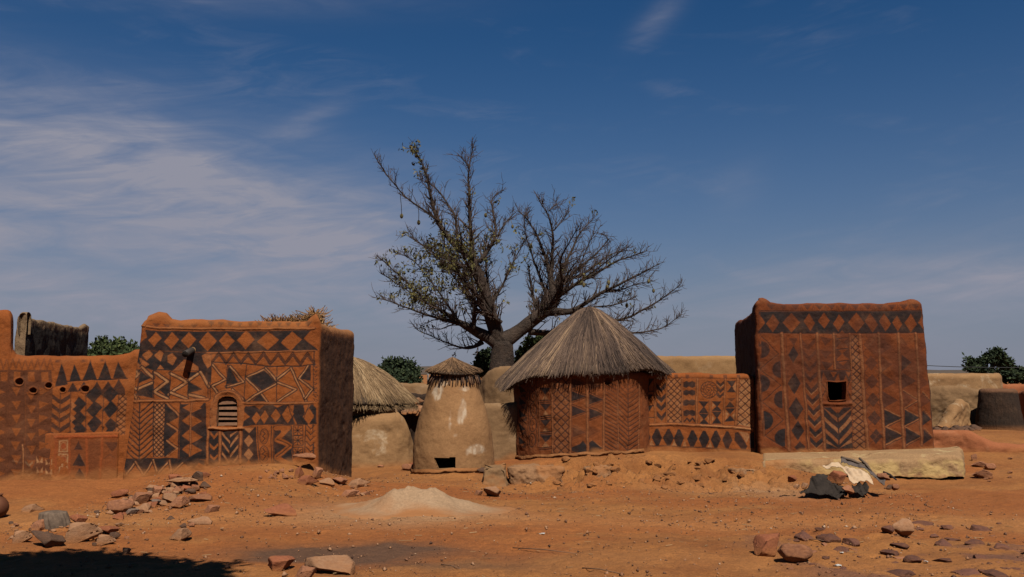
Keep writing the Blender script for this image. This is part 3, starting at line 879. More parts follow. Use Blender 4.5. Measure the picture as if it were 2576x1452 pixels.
# unpainted brown plaster with straw on the right-hand side, and at the back
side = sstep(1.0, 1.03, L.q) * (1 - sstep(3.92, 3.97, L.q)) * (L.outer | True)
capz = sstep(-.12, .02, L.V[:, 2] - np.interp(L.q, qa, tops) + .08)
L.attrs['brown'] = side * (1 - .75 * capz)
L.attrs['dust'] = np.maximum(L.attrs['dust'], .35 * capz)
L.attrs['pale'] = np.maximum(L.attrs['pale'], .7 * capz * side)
wq = p.pts(WIN)
def in_poly(q):
    def f(c):
        s = (c[:, :2] - A) @ dAB; d = np.abs((c[:, :2] - A) @ np.array([-dAB[1], dAB[0]]))
        ins = np.zeros(len(c), bool)
        for i in range(len(q)):
            a, b = q[i], q[(i + 1) % len(q)]
            ins ^= ((a[1] > c[:, 2]) != (b[1] > c[:, 2])) & (s < (b[0] - a[0]) * (c[:, 2] - a[1]) / (b[1] - a[1] + 1e-12) + a[0])
        return ins & (d < .25)
    return f
L.F = cut(L.F, L.V, in_poly(wq))
house = empty('painted_house', (A[0] + .3, A[1] + .3, -.05))
tag(house, 'left painted mud house with black and ochre diamonds, drain spout and louvred window', 'house')
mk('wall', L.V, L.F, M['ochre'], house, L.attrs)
rv, rf = L.roof(ROOFZ + .01); mk('roof', rv, rf, M['tan_plain'], house)
inw = np.array([-dAB[1], dAB[0]])
def w3(s, z, d=0.0, A=A, dAB=dAB, inw=inw):
    xy = A + dAB * s + inw * d
    return np.array([xy[0], xy[1], z])
bat = lambda z: .02 * (z + .25)
# window: jamb, wooden louvres
jam = []
for q in wq: jam.append(w3(q[0], q[1], bat(q[1]) - .015))
for q in wq: jam.append(w3(q[0], q[1], bat(q[1]) + .22))
n = len(wq)
win = mk('window', np.array(jam), [(i, i + 1, n + i + 1, n + i) for i in range(n - 1)] + [(n - 1, 0, n, 2 * n - 1)], M['tan_plain'], house, smooth=False)
win['label'] = 'small arched window opening closed with wooden slats'
s0, s1 = wq[0][0], wq[-1][0]
def slat(y0, y1, tilt):
    (sa, za), (sb, zb) = p.T(742, y0), p.T(886, y1)
    zc, hh = (za + zb) / 2, abs(za - zb) / 2
    d0 = bat(zc) + .045
    V = []
    for s in (s0 + .004, s1 - .004):
        for dd, zz in ((-tilt, -hh), (-tilt + .018, -hh), (tilt + .018, hh), (tilt, hh)):
            V.append(w3(s, zc + zz + rng.normal() * .004, d0 + dd))
    return np.array(V), [(0, 1, 2, 3), (7, 6, 5, 4), (0, 4, 5, 1), (1, 5, 6, 2), (2, 6, 7, 3), (3, 7, 4, 0)]
for y0, y1 in ((758, 808), (824, 850), (868, 896), (906, 930), (948, 974)):
    v, f = slat(y0, y1, .02)
    sub('slat', v, f, M['slat'], win, smooth=False)
# drain spout
(sb_, zb_), (st_, zt_) = p.T(545, 385), p.T(489, 420)
b3 = w3(sb_, zb_, bat(zb_) + .06); t3 = P((480 + 489 / 1.9617) / SRC, (1180 + 420 / 1.9617) / SRC, b3[1] - .34)
ax = t3 - b3
spv, spf = tube([b3, b3 + ax * .5, t3], [.056, .056, .056], 16, False)
iv, if_ = tube([t3, t3 - ax * .45], [.046, .046], 16, True)
rim = [(32 + i, 32 + (i + 1) % 16, 48 + (i + 1) % 16, 48 + i) for i in range(16)]
spo = mk('drain_spout', np.concatenate([spv, iv]), spf + [tuple(k + len(spv) for k in f) for f in if_] + rim, M['pipe'], house)
cv, cf = tube([b3 - ax * .05, b3 + ax * .12, b3 + ax * .22], [.11, .085, .058], 14, True)
mk('spout_collar', cv, cf, M['tan_plain'], house)

# heap of stalks lying on its roof
hc = P(738, 800, 16.0)
stk = empty('millet_stalks', (hc[0], hc[1], ROOFZ + .02))
tag(stk, 'heap of dry orange millet stalks lying on the roof of the left house', 'straw heap')
N = 3600
px = rng.uniform(-.56, .56, N); hmax = .33 + .17 * sstep(.1, .45, px) - .25 * sstep(.42, .56, np.abs(px))
b0 = np.stack([hc[0] + px, hc[1] + rng.uniform(-.35, .35, N), ROOFZ + .02 + rng.uniform(0, 1, N) ** .8 * (hmax + .16)], 1)
dr = np.stack([rng.normal(0, .55, N), rng.normal(-.1, .5, N), rng.normal(.25, .35, N)], 1); dr /= np.linalg.norm(dr, axis=1)[:, None]
ln = rng.uniform(.08, .30, N)[:, None]
e0 = b0 + dr * ln
e0[:, 2] = np.minimum(e0[:, 2], ROOFZ + .24 + hmax + rng.uniform(0, .10, N))
v, f = strands(np.stack([b0 - dr * ln * .3, e0], 1), np.repeat(rng.uniform(.004, .008, N)[:, None], 2, 1))
s_o = mk('stalks', v, f, M['stalks'], stk, dict(tone=np.repeat(rng.uniform(0, 1, N), 6)), False); s_o['kind'] = 'stuff'

# ================================================================== painted compound wall at the far left
A1 = XY(-230, 13.75); B1 = XY(365, 14.85)
d1 = dirn(A1, B1)
pa, na, qa = rpath([A1, B1], .1, [.009], False)
LW = np.linalg.norm(B1 - A1)
qU = lambda U: float(np.interp(U, np.linspace(-230, 365, 60), [np.linalg.norm(XY(u, np.interp(u, [-230, 365], [13.75, 14.85])) - A1) / LW for u in np.linspace(-230, 365, 60)]))
tl = [(-230, 792), (-60, 786), (-10, 780), (4, 779), (11, 782), (16, 790), (18.5, 810), (20.5, 860), (24, 876), (34, 888), (60, 893), (140, 896), (220, 894), (280, 892), (305, 889), (322, 884), (334, 876), (365, 872)]
tops = qfun([(qU(u), ZAT(v, 14.1)) for u, v in tl], qa)
vec = np.repeat(np.array([[.0, .015]]), len(pa), 0)
L1 = Loft(pa, na, qa, -.3, tops, .24, vec, 210, False, None, .024, 21)
S1 = (L1.V[:, :2] - A1) @ d1
fr = np.nonzero(L1.outer & (L1.q > qU(-60)))[0]
pt = Painter(S1[fr], L1.V[fr, 2], plane_T(A1, d1, 0, 1150, 1.7078), seed=9)
pt.unit = 14.1 / F / SRC / 1.7078
p = pt
# faded brown, left
p.poly([(-60, 525), (345, 525), (340, 1290), (-60, 1290)], 'dark', .62, False)
for i in range(9):
    x = -20 + i * 42
    p.line([(x, 520), (x + 21, 455), (x + 42, 520)], 9, 'dark', .38)
for x in (30, 115, 210, 300):
    p.poly([(x - 22, 538), (x + 22, 538), (x + 22, 602), (x - 22, 602)], 'dark', .05, False)
for x, v in ((45, .6), (62, .6), (160, .65), (172, .5), (250, .55), (345, .6)):
    p.line([(x, 600), (x - 4, 1290)], 7, 'dark', v)
p.line([(155, 1030), (153, 1292)], 8, 'dark', 0); p.line([(155, 1030), (153, 1292)], 7, 'pale', .5, .006)
for k in range(7):
    y = 640 + k * 92
    p.poly([(75, y), (140, y), (108, y + 60)], 'dark', .12, False); p.poly([(178, y + 30), (240, y + 30), (210, y + 88)], 'dark', .15, False)
    p.poly([(262, y), (330, y + 20), (262, y + 55)], 'dark', .15, False); p.poly([(-30, y), (35, y + 30), (-30, y + 60)], 'dark', .12, False)
for k in range(3):
    y = 1135 + k * 68
    p.chev(168, 193, 218, y, 22, 16, .8, 'pale')
    for x in (266, 330):
        yy = y - 12 + (x - 266) * .2
        p.poly([(x - 22, yy - 18), (x, yy + 22), (x - 22, yy + 28)], 'pale', .7); p.poly([(x + 22, yy - 18), (x, yy + 22), (x + 22, yy + 28)], 'pale', .7)
    p.line([(85, y), (140, y + 12)], 6, 'pale', .4)
p.poly([(236, 1090), (356, 1090), (352, 1290), (236, 1290)], 'dark', .45, False) if False else None
# black triangles and lozenges, right
p.line([(372, 466), (540, 462), (705, 458)], 5, 'dark', .7, -.006)
for ax_, ay, x0, x1, yb in ((410, 478, 365, 455, 618), (495, 482, 466, 546, 595), (606, 458, 556, 648, 592), (706, 462, 656, 752, 590), (791, 470, 760, 852, 578)):
    p.poly([(ax_, ay), (x1, yb), (x0, yb + 20 if x0 == 365 else yb)])
p.line([(450, 600), (650, 592), (858, 580)], 7)
for x, y in ((490, 606), (566, 602), (650, 602), (726, 596), (800, 584)):
    p.poly([(x, y), (x + 40, y + 68), (x - 40, y + 68)], 'dark', .9)
p.poly([(600, 660), (840, 650), (838, 690), (600, 700)], 'dark', .85)
for cx, ys in ((527, (765, 855, 932)), (632, (690, 790, 890)), (742, (690, 790, 905))):
    for y in ys:
        p.dia(cx, y, 56, 58, 1.0, 10)
for q in ([(474, 670), (470, 960)], [(578, 670), (574, 960)], [(694, 670), (688, 955)]):
    p.line(q, 5, 'dark', .8)
for y in (735, 820, 905):
    p.ochre([(478, y), (512, y + 30), (478, y + 60)], .2); p.ochre([(582, y - 20), (606, y + 12), (582, y + 50)]); p.ochre([(698, y - 20), (724, y + 16), (698, y + 50)])
for k in range(5):
    y = 688 + k * 62
    p.chev(346, 402, 468, y, 38, 30, .85)
p.line([(402, 670), (398, 970)], 6, 'dark', .7)
p.hatch((800, 772), (852, 838), 690, 960, 38, 6, .85, .2)
p.line([(800, 690), (772, 965)], 5, 'dark', .7)
# sunken beam holes
for x, y, r in ((130, 605, 24), (222, 660, 20), (322, 630, 20), (418, 658, 19), (573, 655, 24)):
    p.line([(x, y - 4), (x, y + 4)], r * 2.2, 'dark', .25)
    q = p.T(x, y); dd = np.hypot(p.S - q[0], p.Z - q[1])
    p.rel -= .11 * (1 - sstep(r * pt.unit * .75, r * pt.unit * 1.0, dd)); p.rel += .012 * np.exp(-((dd - r * pt.unit * 1.15) / .012) ** 2)
gzf = ground_z(L1.V[:, 0], L1.V[:, 1])
finish(L1, p, fr, gzf, .14)
cw = empty('painted_compound_wall', (A1[0] + 1.5, A1[1] + .2, -.05))
tag(cw, 'low painted compound wall with beam holes joining the left house at its left corner', 'wall')
mk('wall', L1.V, L1.F, M['ochre'], cw, L1.attrs)
# raised panel at its foot
off = -.02
YW = lambda u_: float(np.interp(u_, [-230, 365], [13.75, 14.85]))
A2 = XY(119, YW(119) + off); B2 = XY(306, YW(306) + off)
d2 = dirn(A2, B2)
i2 = np.array([-d2[1], d2[0]])
pa, na, qa = rpath([A2, B2, B2 + i2 * .3, A2 + i2 * .3], .04, [.009, .05, .1, .05])
L2 = Loft(pa, na, qa, -.3, ZAT(1093, 14.1) + .0 * qa, .07, np.zeros((len(pa), 2)), 90, True, ZAT(1100, 14.1), .010, 33)
S2 = (L2.V[:, :2] - A2) @ d2
fr = np.nonzero(L2.outer & (L2.q < 1.01))[0]
p = Painter(S2[fr], L2.V[fr, 2], plane_T(A2, d2, 0, 1150, 1.7078), seed=19); p.unit = 14.0 / F / SRC / 1.7078
p.L['red'][:] = .15
p.poly([(392, 990), (830, 985), (830, 1300), (392, 1300)], 'dark', .28, False)
for y in (1040, 1130, 1215, 1300):
    p.poly([(396, y - 44), (460, y - 44), (460, y + 38), (396, y + 38)], 'dark', .05, False)
    p.line([(400, y - 40), (456, y - 40), (456, y + 34), (400, y + 34)], 8, 'pale', .9, closed=True)
    p.line([(428 + 22 * math.cos(a), y - 3 + 26 * math.sin(a)) for a in np.linspace(0, 6.28, 18)], 6, 'pale', .45)
    p.poly([(428 + 16 * math.cos(a), y - 3 + 20 * math.sin(a)) for a in np.linspace(0, 6.28, 14)[:-1]], 'red', .9, False)
p.poly([(532, 1080), (575, 1170), (490, 1170)], 'dark', .95, False); p.poly([(535, 1185), (578, 1258), (488, 1258)], 'dark', .95, False); p.poly([(530, 1000), (560, 1060), (500, 1060)], 'dark', .8, False); p.poly([(600, 1030), (668, 1080), (600, 1130)], 'dark', .7, False); p.poly([(598, 1160), (662, 1210), (598, 1262)], 'dark', .7, False); p.poly([(700, 1010), (806, 1010), (750, 1080)], 'dark', .65, False)
for q in ([(500, 1175), (530, 1095)], [(540, 1095), (575, 1170)], [(492, 1262), (530, 1200)], [(545, 1200), (580, 1258)]):
    p.line(q, 6, 'pale', .35)
p.poly([(600, 1010), (672, 1010), (655, 1290), (598, 1290)], 'dark', .4, False)
p.line([(700, 1120), (735, 1098), (770, 1120)], 10, 'dark', .5); p.poly([(700, 1180), (800, 1180), (790, 1260), (700, 1270)], 'dark', .35, False)
for q in ([(378, 985), (372, 1295)], [(470, 990), (468, 1290)], [(586, 990), (582, 1290)], [(686, 990), (672, 1300)], [(820, 985), (812, 1330)]):
    p.line(q, 16, 'dark', .05, .010); p.line(q, 15, 'red', .6)
p.line([(370, 976), (830, 972)], 18, 'red', .8, .010)
gzf = ground_z(L2.V[:, 0], L2.V[:, 1])
finish(L2, p, fr, gzf, .22)
mk('raised_panel', L2.V, L2.F, M['ochre'], cw, L2.attrs)

# ================================================================== painted house on the right
A = XY(1904, 18.4); B = XY(2346, 18.3); C = XY(2318, 22.3); D = XY(1846, 22.6)
dAB = dirn(A, B); inw = np.array([-dAB[1], dAB[0]])
pa, na, qa = rpath([A, B, C, D], .12, [.0105, .06, .08, .05])
z = lambda V: ZAT(V, 18.4)
tops = qfun([(0, z(753)), (.02, z(747)), (.05, z(747)), (.075, z(752)), (.10, z(760)), (.14, z(762)), (.4, z(761)), (.62, z(763)), (.86, z(761)), (.90, z(757)), (.93, z(752)), (.965, z(751)), (.99, z(754)), (1.04, z(765)), (2, z(775)),
              (3, 3.02), (3.3, 3.0), (3.55, 3.02), (3.75, 3.05), (3.86, 3.06), (3.90, 3.16), (3.95, 3.20), (3.985, z(756)), (4, z(753))], qa)
vec = qfun([(0, (.004, .02)), (1, (-.042, .02)), (2, (-.03, -.02)), (3, (.01, -.02)), (4, (.004, .02))], qa)
L = Loft(pa, na, qa, -.1, tops, .22, vec, 290, True, 2.75, .024, 41)
S_ = (L.V[:, :2] - A) @ dAB
dist = np.abs((L.V[:, :2] - A) @ inw)
front = np.nonzero(L.outer & ((L.q < 1.01) | (L.q > 3.985)) & (dist < .18))[0]
pt = Painter(S_[front], L.V[front, 2], plane_T(A, dAB, 2850, 1140, 1.771), seed=13, soft=.011, warp=.008)
pt.unit = 18.4 / F / SRC / 1.771
p = pt
for i in range(13):
    x = 305 + i * 84
    p.poly([(x, 102), (x + 66, 102), (x + 33, 142)], 'dark', .62); p.line([(x + 66, 140), (x + 75, 106), (x + 84, 140)], 5, 'dark', .5)
p.line([(250, 148), (800, 152), (1412, 146)], 7, 'dark', .8)
p.poly([(248, 154), (1412, 150), (1418, 302), (800, 306), (246, 304)])
for cx, cy, w, h, sk in ((345, 236, 46, 62, 4), (475, 231, 62, 68, 0), (603, 226, 40, 62, -6), (705, 217, 42, 56, 0), (810, 232, 40, 62, 8), (930, 231, 56, 70, 0), (1034, 232, 46, 66, -14), (1130, 228, 42, 64, -10), (1216, 236, 36, 54, -6), (1310, 236, 44, 66, -6)):
    p.dia(cx, cy, w, h, 0, sk)
p.ochre([(248, 165), (292, 232), (248, 290)]); p.ochre([(1365, 230), (1412, 160), (1418, 296)])
p.line([(248, 305), (800, 308), (1418, 303)], 6, 'dark', .7)
# half moons and zigzag
for cx, cy, rx, ry, a in ((262, 420, 62, 60, .85), (402, 560, 58, 60, .9), (265, 655, 62, 62, .9), (412, 770, 62, 62, .9), (280, 915, 65, 66, 1), (428, 1035, 74, 62, 1)):
    lo, hi = (-math.pi / 2, math.pi / 2) if cx < 340 else (math.pi / 2, 1.5 * math.pi)
    p.poly([(cx + rx * math.cos(t_), cy + ry * math.sin(t_)) for t_ in np.linspace(lo, hi, 14)], 'dark', a)
p.line([(258, 320), (388, 450), (256, 556), (402, 672), (268, 782), (418, 912), (288, 1022), (432, 1112)], 5, 'dark', .85)
p.line([(258, 345), (360, 452), (250, 535)], 4, 'dark', .5)
for y in (350, 480, 600, 720, 850):
    p.poly([(247, y), (262, y + 40), (250, y + 80)], 'dark', .7)
# chain of lozenges
for cx, cy, w, h in ((488, 455, 38, 62), (495, 655, 46, 76), (506, 832, 50, 80), (518, 985, 46, 72), (532, 1100, 40, 40)):
    p.dia(cx, cy, w, h, .95)
p.poly([(455, 340), (520, 340), (490, 395)], 'dark', .55)
p.line([(435, 320), (468, 1118)], 4, 'dark', .6); p.line([(540, 320), (580, 1118)], 4, 'dark', .6)
# chevrons
for k in range(10):
    y = 340 + k * 76; dx = k * 6.2
    p.chev(548 + dx, 590 + dx, 640 + dx, y, 48, 36, min(1, .55 + .06 * k))
    if k > 3: p.chev(552 + dx, 592 + dx, 638 + dx, y + 40, 44, 9, .35, 'pale')
# beside and above the window
for x, y, a in ((672, 330, .5), (672, 420, .55), (680, 500, .7), (720, 460, .4)):
    p.poly([(x, y), (x + 90, y + 14), (x + 40, y + 66)], 'dark', a)
p.poly([(782, 320), (882, 322), (884, 560), (782, 556)], 'dark', .62)
for cx, cy in ((832, 330), (832, 405), (834, 490)):
    p.dia(cx, cy, 44, 44, .04); p.line([(cx - 38, cy + 14), (cx + 40, cy + 6)], 5)
p.poly([(676, 566), (890, 572), (886, 640), (672, 640)], 'dark', .88)
for q in ([(690, 640), (700, 575), (735, 640)], [(745, 574), (768, 612), (790, 576)], [(776, 640), (800, 585), (815, 640)], [(850, 575), (872, 612), (888, 578)], [(835, 640), (850, 600), (870, 640)]):
    p.ochre(q)
p.line([(676, 562), (890, 568)], 5)
for q in ([(676, 640), (718, 700), (682, 770)], [(888, 600), (862, 700), (892, 770)]):
    p.line(q, 7, 'dark', .75)
# wide V below the window
p.poly([(690, 824), (893, 818), (900, 1112), (714, 1116)])
for k in range(5):
    y = 780 + k * 78
    for q in ([(697, y + 20), (798, y + 118), (798, y + 150), (697, y + 50)], [(893, y + 20), (804, y + 118), (804, y + 150), (896, y + 54)]):
        q2 = [(a, min(max(b, 826), 1110)) for a, b in q]
        p.ochre(q2, .35 if k in (1, 3) else .15)
p.ochre([(745, 822), (838, 822), (800, 870)])
p.poly([(688, 780), (895, 778), (890, 822), (694, 824)], 'dark', .35)
p.line([(800, 860), (802, 1112)], 6)
# net
p.hatch((892, 904), (952, 992), 320, 1112, 47, 7, .85, .22, 1.1)
p.poly([(888, 320), (952, 320), (985, 800), (895, 800)], 'dark', .18, False) if False else None
# right-hand columns
for k in range(6):
    y = 330 + k * 128; dx = k * 8
    p.dia(1022 + dx, y + 55, 46, 52, .38 + .09 * k); p.line([(968 + dx, y), (1085 + dx, y + 110)], 5, 'dark', .5); p.line([(1078 + dx, y), (975 + dx, y + 110)], 5, 'dark', .5)
for k in range(6):
    y = 335 + k * 125; dx = k * 5.5; a = (.5, .45, .55, .62, 1, 1)[k]
    w_ = (78, 80, 100, 105, 128, 126)[k]
    p.poly([(1098 + dx, y), (1098 + dx + w_, y + 62), (1098 + dx, y + 118)], 'dark', a)
    if k > 3:
        for q in ([(1104 + dx, y - 2), (1228 + dx, y + 60)], [(1104 + dx, y + 122), (1228 + dx, y + 66)]):
            p.line(q, 9, 'dark', 0); p.line(q, 8, 'pale', .35); p.line([(a_, b_ + 9) for a_, b_ in q], 4)
for k in range(6):
    y = 325 + k * 128; dx = k * 6; a = (.35, .8, .72, .45, 1, 1)[k]
    w_ = (50, 70, 95, 70, 108, 108)[k]
    p.poly([(1238 + dx, y), (1238 + dx + w_, y + 58), (1238 + dx, y + 116)], 'dark', a)
    p.poly([(1362 + dx, y + 10), (1362 + dx + 66, y + 72), (1362 + dx, y + 112)], 'dark', (.3, .35, .4, .45, .95, .95)[k])
    if k > 2:
        for q in ([(1240 + dx, y - 2), (1345 + dx, y + 58)], [(1240 + dx, y + 120), (1345 + dx, y + 64)], [(1372 + dx, y + 5), (1432 + dx, y + 66)]):
            p.line(q, 8, 'dark', 0); p.line(q, 7, 'pale', .3); p.line([(a_, b_ + 8) for a_, b_ in q], 4)
for q, w in (([(405, 308), (456, 1120)], 20), ([(538, 308), (594, 1122)], 12), ([(652, 308), (706, 1120)], 18), ([(772, 308), (776, 556)], 12), ([(882, 310), (892, 560)], 9), ([(953, 318), (1002, 1112)], 22), ([(1082, 308), (1120, 1120)], 17), ([(1222, 308), (1256, 1120)], 17), ([(1346, 308), (1380, 1085)], 16), ([(250, 556), (282, 1020)], 8)):
    p.rib(q, w, .014, 3.5, .6)
# soot and old pigment rubbed into the upper part
pq = np.stack([p.S, p.Z, p.S * 0], 1)
p.L['dark'] = np.clip(np.maximum(p.L['dark'], .36 * sstep(-.1, .55, fbm(pq, 1.6, 4, 91)) * sstep(1.0, 1.9, p.Z)), 0, 1)
WIN = [(722, 640), (790, 646), (856, 640), (858, 700), (854, 770), (800, 778), (738, 776), (726, 745)]
p.line(WIN, 16, 'dark', .1, .012, True)
p.line([(700, 798), (800, 804), (890, 796)], 26, 'dark', .12, .03)
gzf = np.full(len(L.V), ZAT(1137, 18.4))
finish(L, p, front, gzf, .10)
fade = L.attrs['dark']
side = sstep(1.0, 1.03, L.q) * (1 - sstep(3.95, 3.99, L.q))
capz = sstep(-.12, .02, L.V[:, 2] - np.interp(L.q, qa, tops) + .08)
L.attrs['brown'] = side * (1 - .85 * capz)  # side walls coloured darker to deepen the shade on them
wq = p.pts(WIN)
L.F = cut(L.F, L.V, in_poly(wq))
rh = empty('painted_house', (A[0] + 1.5, A[1] + .3, 0))
tag(rh, 'tall red painted mud house on the right with one small square black window', 'house')
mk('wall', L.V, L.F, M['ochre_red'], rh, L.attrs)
rv, rf = L.roof(2.76); mk('roof', rv, rf, M['tan_plain'], rh)
def w3r(s, z, d=0.0):
    xy = A + dAB * s + inw * d
    return np.array([xy[0], xy[1], z])
batr = lambda z: .02 * (z + .1)
jam = [w3r(q[0], q[1], batr(q[1]) - .02) for q in wq] + [w3r(q[0] * .97 + .03 * wq[:, 0].mean(), q[1], batr(q[1]) + .26) for q in wq]
n = len(wq)
wn = mk('window', np.array(jam), [(i, (i + 1) % n, n + (i + 1) % n, n + i) for i in range(n)], M['ochre_red'], rh, smooth=False)
wn['label'] = 'small square window opening, black inside'
rimp = [w3r(q[0], q[1], batr(q[1]) - .012) for q in wq]
v, f = outline_tube(rimp, .009); sub('frame', v, f, M['ochre_red'], wn)

# ------------------------------------------------------------------ low painted wall between the hut and the right house
A3 = XY(1590, 18.95); B3 = XY(1901, 18.75)
d3 = dirn(A3, B3); i3 = np.array([-d3[1], d3[0]])
pa, na, qa = rpath([A3, B3, B3 + i3 * .3, A3 + i3 * .3], .09, [.0095, .05, .1, .05])
tops = qfun([(0, ZAT(939, 18.9)), (.3, ZAT(938, 18.9)), (.6, ZAT(939, 18.9)), (.93, ZAT(941, 18.8)), (.985, ZAT(944, 18.8)), (1, ZAT(947, 18.8)), (1.5, ZAT(944, 18.9)), (2, ZAT(941, 19)), (4, ZAT(939, 18.9))], qa)
L = Loft(pa, na, qa, -.15, tops, .2, np.repeat([[0, .01]], len(pa), 0), 185, True, .4, .022, 61)
S_ = (L.V[:, :2] - A3) @ d3
front = np.nonzero(L.outer & (L.q < 1.01))[0]
p = Painter(S_[front], L.V[front, 2], plane_T(A3, d3, 2480, 1400, 3.226), seed=23, soft=.010)
p.unit = 18.85 / F / SRC / 3.226
for x in (460, 590, 730, 1030, 1210, 1380, 1530):
    p.poly([(x - 22, 240), (x + 22, 240), (x + 26, 296), (x - 20, 300)], 'dark', .6)
p.line([(200, 300), (850, 288), (1590, 305)], 6, 'dark', .7)
for x, y in ((180, 308), (165, 498), (170, 642)):
    p.poly([(x, y), (x + 128, y - 4), (x + 62, y + 88)]); p.line([(x + 62, y + 80), (x + 58, y + 145)], 9)
    p.line([(152, y + 152), (305, y + 146)], 10)
p.poly([(135, 855), (188, 800), (242, 858)])
for y in (345, 480, 585, 705):
    p.chev(338, 400, 458, y, 62, 62, .92)
    p.chev(345, 400, 452, y + 58, 58, 12, .5, 'pale')
p.hatch((482, 482), (648, 648), 300, 855, 78, 10, .9, .3)
for y in (335, 440, 568, 700):
    pts = [(682, y + 8), (720, y - 8), (755, y + 8), (790, y - 6), (832, y + 8), (832, y + 62), (795, y + 76), (755, y + 56), (720, y + 76), (682, y + 62)]
    p.poly(pts, 'dark', .92)
p.line([(690, 835), (725, 800), (760, 840), (795, 800), (830, 838)], 16)
for r_, w in ((104, 10), (66, 8), (36, 7)):
    p.ellipse(1005, 440, r_, r_, w)
for k in range(14):
    a = k * 2 * math.pi / 14
    p.line([(1005 + 74 * math.cos(a), 440 + 74 * math.sin(a)), (1005 + 96 * math.cos(a + .25), 440 + 96 * math.sin(a + .25))], 8, 'dark', .8)
for k in range(6):
    a = k * 2 * math.pi / 6
    p.line([(1005 + 44 * math.cos(a), 440 + 44 * math.sin(a)), (1005 + 58 * math.cos(a + .3), 440 + 58 * math.sin(a + .3))], 8, 'dark', .7)
p.line([(990, 430), (1020, 440), (995, 455)], 8)
def hourglass(x0, x1, y0, y1):
    xm, ym = (x0 + x1) / 2, (y0 + y1) / 2
    p.poly([(x0, y0), (x1, y0), (xm + 8, ym), (xm - 8, ym)]); p.poly([(x0, y1), (x1, y1), (xm + 8, ym), (xm - 8, ym)])
hourglass(878, 1005, 585, 735); hourglass(878, 1005, 740, 872); hourglass(1040, 1172, 580, 705); hourglass(1040, 1170, 712, 868)
for q in ([(1048, 600), (1082, 632), (1048, 664)], [(985, 770), (1012, 800), (985, 835)], [(1045, 760), (1078, 795), (1045, 830)], [(895, 790), (920, 812), (895, 840)]):
    p.poly(q, 'pale', .6)
for y in (312, 385, 455):
    p.chev(1098, 1150, 1200, y, 46, 44, .9)
p.chev(1105, 1150, 1196, y - 100, 40, 14, .8, 'pale')
hourglass(1228, 1352, 322, 470); hourglass(1222, 1340, 560, 690) if False else None
p.poly([(1275, 585), (1338, 660), (1215, 662)]); p.poly([(1215, 678), (1342, 672), (1280, 752)]); p.poly([(1278, 765), (1342, 838), (1202, 842)]); p.poly([(1235, 545), (1345, 540), (1290, 590)], 'dark', .6)
for q in ([(1300, 400), (1352, 350), (1352, 470)], [(1222, 700), (1262, 752), (1222, 820)], [(1300, 770), (1346, 720), (1346, 830)]):
    p.poly(q, 'pale', .55, False)
p.hatch((1402, 1372), (1552, 1545), 310, 890, 96, 10, .88, .5)
p.line([(1395, 860), (1480, 890), (1545, 900)], 26, 'pale', .7)
for q, w in (([(140, 320), (118, 1140)], 10), ([(320, 300), (316, 862)], 16), ([(472, 298), (468, 862)], 12), ([(662, 296), (668, 865)], 16), ([(860, 300), (845, 872)], 22), ([(1018, 570), (1020, 870)], 16), ([(1212, 300), (1188, 875)], 16), ([(1375, 305), (1352, 885)], 26), ([(1590, 300), (1565, 940)], 22)):
    p.rib(q, w, .012, 5, .75)
p.L['pale'] *= 1.0
p.line([(1585, 420), (1562, 940)], 20, 'pale', .5)
p.rib([(130, 885), (600, 876), (900, 888), (1300, 915), (1585, 945)], 34, .02, 6)
p.line([(900, 890), (1300, 916), (1580, 946)], 26, 'pale', .5)
for i, x in enumerate((200, 345, 490, 622, 795, 942, 1090, 1238)):
    cy = 1035 + i * 6
    p.poly([(x - 68, cy), (x - 14, cy - 112), (x + 14, cy - 112), (x + 68, cy), (x + 16, cy + 112), (x - 16, cy + 112)])
    if i in (0, 2, 3, 5): p.poly([(x + 40, cy + 105), (x + 74, cy + 35), (x + 106, cy + 105)], 'pale', .6)
p.poly([(1335, 985), (1382, 975), (1500, 1150), (1470, 1195), (1420, 1190), (1330, 1080)]); p.poly([(1520, 1000), (1600, 960), (1690, 1160), (1680, 1195), (1530, 1180)])
p.poly([(1395, 970), (1500, 985), (1520, 1040), (1480, 1110)], 'pale', .6)
p.line([(130, 1150), (500, 1152), (900, 1172), (1300, 1196), (1680, 1200)], 14, 'dark', .8)
gzf = ground_z(L.V[:, 0], L.V[:, 1])
finish(L, p, front, gzf, .13)
lw = mk('painted_low_wall', L.V, L.F, M['ochre'], attrs=L.attrs)
tag(lw, 'low painted wall with a coiled disc motif between the thatched hut and the red house', 'wall')

# ------------------------------------------------------------------ round thatched hut
HC = np.array([XY(1463, 19.4)[0], 19.4]); HR = 1.475
th0, th1 = -math.pi * 1.02, .14
ang = np.concatenate([np.linspace(-math.pi / 2 - math.radians(100), -math.pi / 2 + math.radians(100), 430), np.linspace(-math.pi / 2 + math.radians(100), 3 * math.pi / 2 - math.radians(100), 40)[1:-1]])
pa = HC + HR * np.stack([np.cos(ang), np.sin(ang)], 1); na = -np.stack([np.cos(ang), np.sin(ang)], 1)
HTOP = 1.76
L = Loft(pa, na, ang, -.25, HTOP, .22, na * .012, 200, True, 1.4, .024, 71)
front = np.nonzero(L.outer & (L.q < .3))[0]
def hutT(x, y):
    U, V = (1900 + x / 2.074) / SRC, (1180 + y / 2.074) / SRC
    r = ray(U, V)
    a = r[0] ** 2 + r[1] ** 2; b = -2 * (r[:2] @ HC); c = HC @ HC - HR ** 2
    disc = b * b - 4 * a * c
    if disc < 0: disc = 0
    k = (-b - math.sqrt(disc)) / (2 * a)
    q = r[:2] * k - HC
    return (HR * (math.atan2(q[1], q[0]) + math.pi / 2), CAMZ + r[2] * k)
p = Painter(HR * (L.q[front] + math.pi / 2), L.V[front, 2], hutT, seed=29, soft=.011, warp=.008)
p.unit = 18.2 / F / SRC / 2.074
